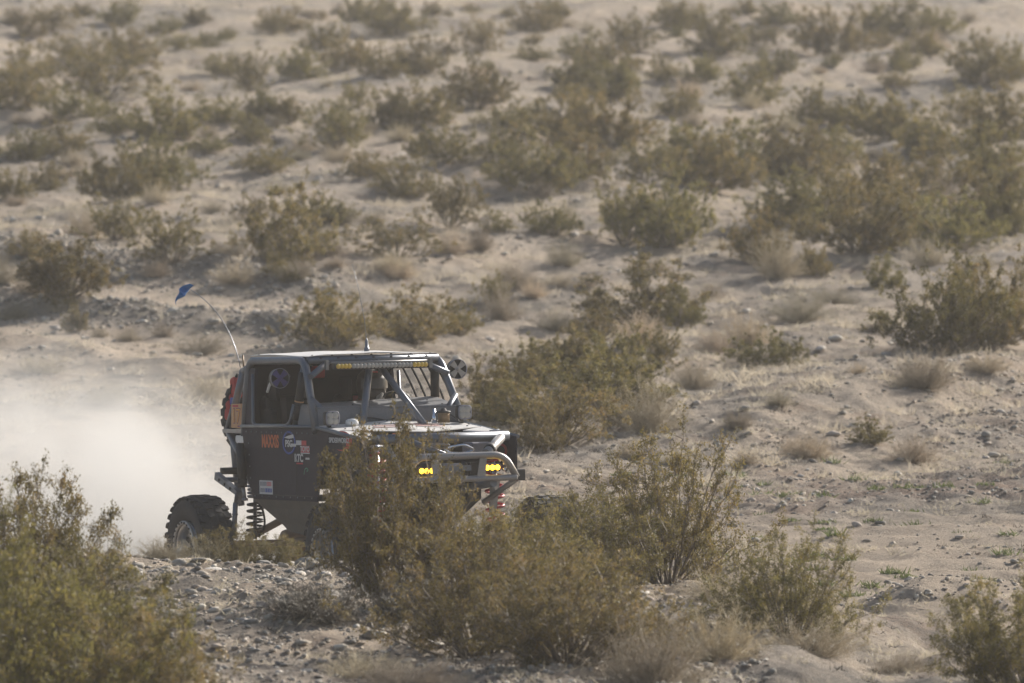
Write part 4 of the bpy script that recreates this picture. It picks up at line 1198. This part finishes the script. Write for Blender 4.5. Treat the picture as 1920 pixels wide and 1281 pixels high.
# spare on the rear deck, standing upright behind the cab
sw = empty("spare_wheel", (-.37, -.09, 1.665), buggy); sw.rotation_euler = (0, .2, R(90))
for nm, me_ in (("tyre", TY), ("rim", RI)): put(bpy.data.objects.new(nm, me_), sw)
mb = MB()   # red recovery straps and pouch lashed to the spare
for (x, yv, z, dx, dy, dz, an) in ((-.13, -.565, 1.93, .10, .07, .20, -.25), (-.18, -.60, 1.77, .09, .07, .09, -.2), (-.19, -.60, 1.69, .10, .08, .11, .2), (-.17, -.59, 1.845, .05, .05, .06, .5)):
    mb.rbox((x, yv, z), (dx, dy, dz), .022, Matrix.Rotation(an, 3, 'Y'))
pouch = mb.build("recovery_strap_roll", M['red'], buggy)
mb = MB(); mb.rbox((-.10, -.60, 1.81), (.09, .05, .07), .015); mb.rbox((-.13, -.59, 1.71), (.06, .05, .05), .01); mb.build("blue_buckle", M['blue'], pouch)
mb = MB(); mb.tube([(-.10, -.56, 2.06), (-.2, -.62, 1.86), (-.22, -.62, 1.60)], .014, 6, .05); mb.build("webbing", M['cloth'], pouch)

# number board and shelf
mb = MB(); mb.prism([(.07, -.70, 1.79), (.305, -.70, 1.795), (.295, -.70, 1.572), (.055, -.70, 1.572)], (0, .012, 0)); board = mb.build("number_board", M['peach'], buggy)
mb = MB(); mb.prism([(-.17, -.69, 1.560), (.36, -.71, 1.560), (.36, -.50, 1.560), (-.17, -.50, 1.560)], (0, 0, -.035)); mb.build("rear_shelf", M['tube_bare'], buggy)
mb = MB(); mb.rbox((.22, -.62, 1.47), (.20, .14, .07), .02); mb.build("white_box", M['whitep'], buggy)
mb = MB(); mb.rbox((.30, -.66, 1.39), (.12, .10, .05), .015); mb.build("orange_box", M['orangep'], buggy)

# --- antennas
tubep("antenna_stick", [(.19, -.62, 2.10), (.165, -.62, 2.235)], .008, 'brown')
mb = MB(); mb.lathe([(0, 0), (0, .028), (.05, .024), (.055, .017), (.11, .014), (.135, .006), (.14, 0)], (1.33, .10, 2.24), 'z', 14); an = mb.build("radio_antenna", M['tube'], buggy)
mb = MB(); mb.tube([(1.33, .10, 2.37), (1.30, .095, 2.55), (1.25, .07, 2.80), (1.18, .04, 3.05)], .0032, 5, r2=.0016); mb.build("antenna_whip", M['tube'], an)
pts = []
A0, A1, A2 = Vector((.06, -.60, 2.12)), Vector((-.12, -.62, 2.62)), Vector((-.86, -.70, 2.84))
for k in range(17):
    t = k / 16; pts.append(tuple(A0 * (1 - t) ** 2 + A1 * 2 * t * (1 - t) + A2 * t * t))
mb = MB(); mb.tube(pts, .0042, 6, r2=.0038); whip = mb.build("flag_whip", M['tube'], buggy)
# crumpled little flag hanging from the tip
mb = MB(); nu, nv = 12, 9; vs = []
for a in range(nu):
    for b in range(nv):
        s_, t = a / (nu - 1), b / (nv - 1)
        wv = .022 * math.sin(7 * t + 4 * s_)
        vs.append((A2.x - .03 * t + .03 * math.sin(8 * t + 5 * s_), A2.y + .012 - .125 * t - .03 * s_ * math.sin(3 * t) + wv * .6,
                   A2.z + .040 - .050 * t * t - (.055 + .085 * t) * s_ + .012 * math.sin(6 * t + 3 * s_)))
fs = [(a * nv + b, (a + 1) * nv + b, (a + 1) * nv + b + 1, a * nv + b + 1) for a in range(nu - 1) for b in range(nv - 1)]
mb.add(vs, fs, True)
fl = mb.build("flag", M['flag'], whip)
sm_ = fl.modifiers.new("thick", 'SOLIDIFY'); sm_.thickness = .004

# --- far side window straps, seats, wheel
for k, x in enumerate((.78, .98, 1.17, 1.36, 1.55)):
    pts = [(x, .672, 2.15), (x + .07, .735, 1.98), (x + .19, .765, 1.80), (x + .30, .73, 1.62)]
    tubep("window_strap", pts, .0105, 'cloth', .1, seg=6)
for s in (-.36, .36):
    mb = MB()
    mb.rbox((.58, s, 1.48), (.14, .46, .78), .05, Matrix.Rotation(R(-8), 3, 'Y'))
    mb.rbox((.80, s, 1.12), (.46, .48, .14), .05)
    for q in (-1, 1): mb.rbox((.68, s + q * .22, 1.62), (.16, .07, .26), .03); mb.rbox((.64, s + q * .17, 1.92), (.20, .05, .20), .03)
    seat = mb.build("seat", M['cloth'], buggy)
    mb = MB()
    for q in (-1, 1): mb.box((.668, s + q * .07, 1.60), (.012, .05, .50), Matrix.Rotation(R(-8), 3, 'Y'))
    mb.build("harness_strap", M['redp'] if s > 0 else M['black'], seat)
mb = MB(); c0 = Vector((1.29, .40, 1.735)); rot = Matrix.Rotation(R(-28), 3, 'Y')
pts = [c0 + rot @ Vector((0, .165 * math.cos(a), .165 * math.sin(a))) for a in [2 * math.pi * k / 28 for k in range(29)]]
mb.tube(pts, .014, 8, caps=False)
for a in (90, 210, 330): mb.tube([c0, c0 + rot @ Vector((0, .16 * math.cos(R(a)), .16 * math.sin(R(a))))], .009, 6)
mb.tube([c0, (1.54, .40, 1.62)], .02, 8)
mb.build("steering_wheel", M['black'], buggy)
mb = MB(); mb.rbox((.50, -.02, 2.07), (.08, .11, .11), .02); mb.build("red_bag", M['red'], buggy)
mb = MB(); mb.tube([(.86, -.60, 2.05), (.78, -.62, 1.98), (.74, -.63, 1.90)], .013, 8, .05); mb.build("pumper_hose", M['whitep'], buggy)

# --- printed marks on the sheets
def text_mesh(body, size, mat, bold=0.0, shear=0.0):
    cu_ = bpy.data.curves.new("lettering", 'FONT'); cu_.body = body; cu_.size = size; cu_.extrude = .0006
    cu_.align_x = 'CENTER'; cu_.align_y = 'CENTER'; cu_.offset = bold; cu_.shear = shear
    o = bpy.data.objects.new("lettering_tmp", cu_); COL.objects.link(o)
    bpy.context.view_layer.update()
    me_ = bpy.data.meshes.new_from_object(o.evaluated_get(bpy.context.evaluated_depsgraph_get()))
    bpy.data.objects.remove(o); bpy.data.curves.remove(cu_)
    me_.materials.clear(); me_.materials.append(M[mat]); return me_
SIDE_Y = -.7290
def decal(name, body, x, z, size, mat, parent, lift=0, bold=0.0, sx=1.0, shear=0.0, rz=0):
    o = put(bpy.data.objects.new(name, text_mesh(body, size, mat, bold, shear)), parent)
    o.location = (x, SIDE_Y - .0022 - lift, z); o.rotation_euler = (R(90), 0, 0); o.scale = (sx, 1, 1)
    return o
side_r = [o for o in buggy.children if o.name.startswith("side_panel")][0]
fend_r = [o for o in buggy.children if o.name.startswith("fender_panel")][0]
def plate(name, x, z, w, h, mat, parent, lift=0, rad=0):
    mb = MB(); mb.box((x, SIDE_Y - .0006 - lift, z), (w, .0012, h)); return mb.build(name, M[mat], parent)
decal("orange_lettering", "MAXXIS", 1.02, 1.457, .155, 'orange', side_r, 0, .006, .70)
mb = MB()
mb.lathe([(-.0002, .108), (-.0014, .108), (-.0014, .088), (-.0002, .088)], (0, 0, 0), 'y', 40, close=True)
rb = mb.build("round_badge", M['blue'], side_r); rb.location = (1.44, SIDE_Y, 1.455); rb.scale = (1.35, 1, .98)
mb = MB(); mb.prism([(-.11, -.0018, .045), (-.02, -.0018, .062), (.10, -.0018, .078), (.115, -.0018, .045), (.0, -.0018, .035)], (0, .0006, 0)); mb.build("badge_swoosh", M['white'], side_r).location = (1.44, SIDE_Y, 1.455)
decal("badge_lettering", "PSC", 1.44, 1.445, .085, 'white', side_r, .001, .003, 1.15)
plate("badge_bar", 1.54, 1.435, .12, .028, 'white', side_r, .001)
plate("white_plate", 1.66, 1.458, .12, .042, 'white', side_r); plate("red_plate", 1.775, 1.458, .11, .042, 'redp', side_r)
plate("red_plate", 1.80, 1.402, .20, .062, 'redp', side_r); decal("plate_lettering", "TOYO", 1.80, 1.402, .066, 'white', side_r, .001, .002, 1.1)
plate("white_plate", 1.80, 1.366, .20, .010, 'white', side_r)
decal("white_lettering", "RTC", 1.66, 1.318, .095, 'white', side_r, 0, .004, 1.05)
plate("red_plate", 1.67, 1.272, .15, .014, 'redp', side_r)
plate("white_plate", 1.85, 1.318, .09, .018, 'white', side_r)
mb = MB(); mb.tube([(-.05, 0, -.03), (-.03, 0, .02), (.02, 0, .03), (.05, 0, .01), (.01, 0, .0)], .006, 5, .02); o = mb.build("green_swirl", M['greenp'], side_r); o.location = (1.816, SIDE_Y - .001, 1.204); o.scale = (1, .1, 1)
st_ = plate("sticker", .905, 1.045, .300, .125, 'white', side_r)
plate("sticker_print", .845, 1.076, .14, .036, 'greyp', side_r, .001); plate("sticker_print", .975, 1.076, .10, .036, 'redp', side_r, .001)
plate("sticker_print", .825, 1.018, .10, .034, 'greyp', side_r, .001); plate("sticker_print", .96, 1.018, .15, .036, 'blue', side_r, .001)
for k in range(4):
    plate("sticker_stroke", .80 + .03 * k, 1.076, .006, .030, 'white', side_r, .002); plate("sticker_stroke", .94 + .024 * k, 1.076, .006, .030, 'white', side_r, .002)
    plate("sticker_stroke", .79 + .024 * k, 1.018, .005, .026, 'white', side_r, .002); plate("sticker_stroke", .905 + .036 * k, 1.018, .006, .030, 'white', side_r, .002)
mb = MB()
for k in range(14): mb.lathe([(0, .009), (-.003, .008), (-.005, 0)], (.50 + k * .115, SIDE_Y - .011, 1.545), 'y', 8)
for k in range(9): mb.lathe([(0, .009), (-.003, .008), (-.005, 0)], (.68 + k * .16, SIDE_Y - .011, .965), 'y', 8)
for k in range(5): mb.lathe([(0, .009), (-.003, .008), (-.005, 0)], (.55 + .01 * k, SIDE_Y - .011, 1.44 - k * .105), 'y', 8)
tag(mb.build("panel_bolt", M['tube'], side_r), kind="stuff")
mb = MB(); mb.box((1.30, SIDE_Y - .0125, .98), (1.38, .003, .006)); mb.box((1.62, SIDE_Y - .0125, 1.17), (.006, .003, .38)); mb.build("panel_seam", M['black'], side_r)
# red crescent with white wordmark on the fender
mb = MB(); n = 22; out_, in_ = [], []
for k in range(n):
    a = R(-118 + 236 * k / (n - 1)); out_.append((.21 * math.cos(a) * 1.05, .090 * math.sin(a))); f = .55 + .42 * abs(a) / R(118)
    in_.append((.21 * math.cos(a) * f * 1.0 - .03, .090 * math.sin(a) * (.72 + .22 * abs(a) / R(118))))
vs = [(p[0], -.0012, p[1]) for p in out_] + [(p[0], -.0012, p[1]) for p in in_]
mb.add(vs, [(k, k + 1, n + k + 1, n + k) for k in range(n - 1)]); sw_ = mb.build("red_crescent", M['redp'], fend_r); sw_.location = (2.62, SIDE_Y, 1.487)
decal("crescent_lettering", "SPIDERWORKZ", 2.56, 1.489, .062, 'white', fend_r, .001, .002, 1.05)
# number board print
def bprint(name, x, z, w, h, mat, lift=.0, rot=0.):
    mb = MB(); mb.box((x, -.7013 - lift, z), (w, .0012, h), Matrix.Rotation(rot, 3, 'Y')); return mb.build(name, M[mat], board)
def btext(s_, x, z, size, mat, lift, bold, sx):
    o = put(bpy.data.objects.new("board_lettering", text_mesh(s_, size, mat, bold)), board); o.location = (x, -.7012 - lift, z); o.rotation_euler = (R(90), 0, 0); o.scale = (sx, 1, 1)
bprint("board_header", .165, 1.772, .13, .018, 'redp')
btext("17", .18, 1.675, .19, 'purpleprint', .0006, .007, 1.0); btext("17", .18, 1.675, .19, 'yelloworange', .0018, .0, 1.0)
bprint("board_header", .245, 1.588, .07, .012, 'purpleprint')

# ------------------------------------------------------------------ the driver
def skin(name, pts, edges, radii, mat, parent, levels=2, root=0, smooth=True):
    me_ = bpy.data.meshes.new(name); me_.from_pydata([tuple(p) for p in pts], edges, []); me_.update()
    o = bpy.data.objects.new(name + "_tmp", me_); COL.objects.link(o)
    o.modifiers.new("skin", 'SKIN'); o.modifiers.new("sub", 'SUBSURF').levels = levels
    for i_, r_ in enumerate(radii):
        me_.skin_vertices[0].data[i_].radius = (r_, r_) if not isinstance(r_, tuple) else r_
        me_.skin_vertices[0].data[i_].use_root = (i_ == root)
    bpy.context.view_layer.update()
    m2 = bpy.data.meshes.new_from_object(o.evaluated_get(bpy.context.evaluated_depsgraph_get()))
    bpy.data.objects.remove(o); m2.name = name
    m2.polygons.foreach_set("use_smooth", [True] * len(m2.polygons))
    m2.materials.clear(); m2.materials.append(M[mat])
    return put(bpy.data.objects.new(name, m2), parent)

person = empty("person", tuple(buggy.location)); person.rotation_euler = buggy.rotation_euler
tag(person, "helmeted driver in a dark red suit and grey gloves gripping the steering wheel", "person")
Dy = .38
P_ = [(.70, Dy, 1.22), (.68, Dy, 1.42), (.70, Dy, 1.62), (.70, Dy, 1.74), (.74, Dy, 1.83), (.78, Dy, 1.93),
      (.72, Dy + .19, 1.72), (.95, Dy + .25, 1.60), (1.17, Dy + .18, 1.80),
      (.72, Dy - .19, 1.72), (.95, Dy - .24, 1.58), (1.17, Dy - .10, 1.78),
      (.78, Dy + .10, 1.20), (1.20, Dy + .13, 1.36), (1.48, Dy + .12, 1.06), (1.58, Dy + .12, 1.02),
      (.78, Dy - .10, 1.20), (1.20, Dy - .13, 1.36), (1.48, Dy - .12, 1.06), (1.58, Dy - .12, 1.02)]
E_ = [(0, 1), (1, 2), (2, 3), (3, 4), (4, 5), (3, 6), (6, 7), (7, 8), (3, 9), (9, 10), (10, 11), (0, 12), (12, 13), (13, 14), (14, 15), (0, 16), (16, 17), (17, 18), (18, 19)]
r_ = [.15, .14, .16, .11, .06, .10, .07, .052, .038, .07, .052, .038, .09, .07, .05, .045, .09, .07, .05, .045]
skin("body", P_, E_, r_, 'darkred', person)
hc = Vector((.79, Dy, 1.955))
mb = MB(); prof = [(-.15, .07), (-.13, .115), (-.06, .135), (.02, .14), (.08, .125), (.12, .085), (.14, 0)]
mb.lathe(prof, tuple(hc), 'z', 28); mb.rbox((hc.x + .10, hc.y, hc.z - .09), (.10, .16, .09), .03)
hel = mb.build("helmet", M['black'], person)
mb = MB(); vs = []
for k in range(9):
    a = R(-62 + 124 * k / 8); vs += [(hc.x + .146 * math.cos(a), hc.y + .146 * math.sin(a), hc.z + .05), (hc.x + .150 * math.cos(a), hc.y + .150 * math.sin(a), hc.z - .04)]
mb.add(vs, [(2 * k, 2 * k + 2, 2 * k + 3, 2 * k + 1) for k in range(8)], True); mb.build("visor", M['rimdark'], hel)
mb = MB(); mb.rbox((hc.x + .05, hc.y, hc.z + .10), (.10, .05, .03), .01); mb.build("helmet_badge", M['redp'], hel)
def glove(side):
    s = side
    w = Vector((1.17, Dy + (.18 if s > 0 else -.10), 1.80 if s > 0 else 1.78))
    g = c0 + rot @ Vector((0, .165 * math.cos(R(38 if s > 0 else 142)), .165 * math.sin(R(38 if s > 0 else 142))))   # grip spot on the rim
    g = g + Vector((0, 0, .0)); d = (g - w).normalized()
    pts, ed, ra = [w - d * .05, w, w + d * .05, g - d * .012 + Vector((0, 0, .022))], [(0, 1), (1, 2), (2, 3)], [.045, .040, .046, .040]
    tang = (rot @ Vector((0, -math.sin(R(38 if s > 0 else 142)), math.cos(R(38 if s > 0 else 142))))).normalized()
    lens = (.050, .058, .054, .044)
    for q in range(4):                    # four fingers curling over the rim
        k0 = g + tang * (.036 - .023 * q) + Vector((-.012, 0, .022)); L = lens[q]
        a = k0 + Vector((.55, 0, .30)) * L * .55; b = a + Vector((.35, 0, -.9)) * L * .55; c = b + Vector((-.75, 0, -.45)) * L * .5
        n0 = len(pts); pts += [k0, a, b, c]; ed += [(3, n0), (n0, n0 + 1), (n0 + 1, n0 + 2), (n0 + 2, n0 + 3)]; ra += [.0125, .0115, .0105, .009]
    t0 = w + d * .045 + tang * .035; t1 = t0 + tang * .02 + Vector((.02, 0, -.022)); t2 = t1 + Vector((.028, 0, -.018))
    n0 = len(pts); pts += [t0, t1, t2]; ed += [(2, n0), (n0, n0 + 1), (n0 + 1, n0 + 2)]; ra += [.016, .0135, .011]
    skin("glove", pts, ed, ra, 'glove', person, 2, 1)
glove(1); glove(-1)
mb = MB(); mb.tube([(1.00, Dy + .245, 1.64), (1.14, Dy + .195, 1.77)], .060, 14, r2=.052); mb.tube([(1.00, Dy - .22, 1.63), (1.14, Dy - .12, 1.75)], .060, 14, r2=.052)
mb.build("cuff", M['glove'], person)
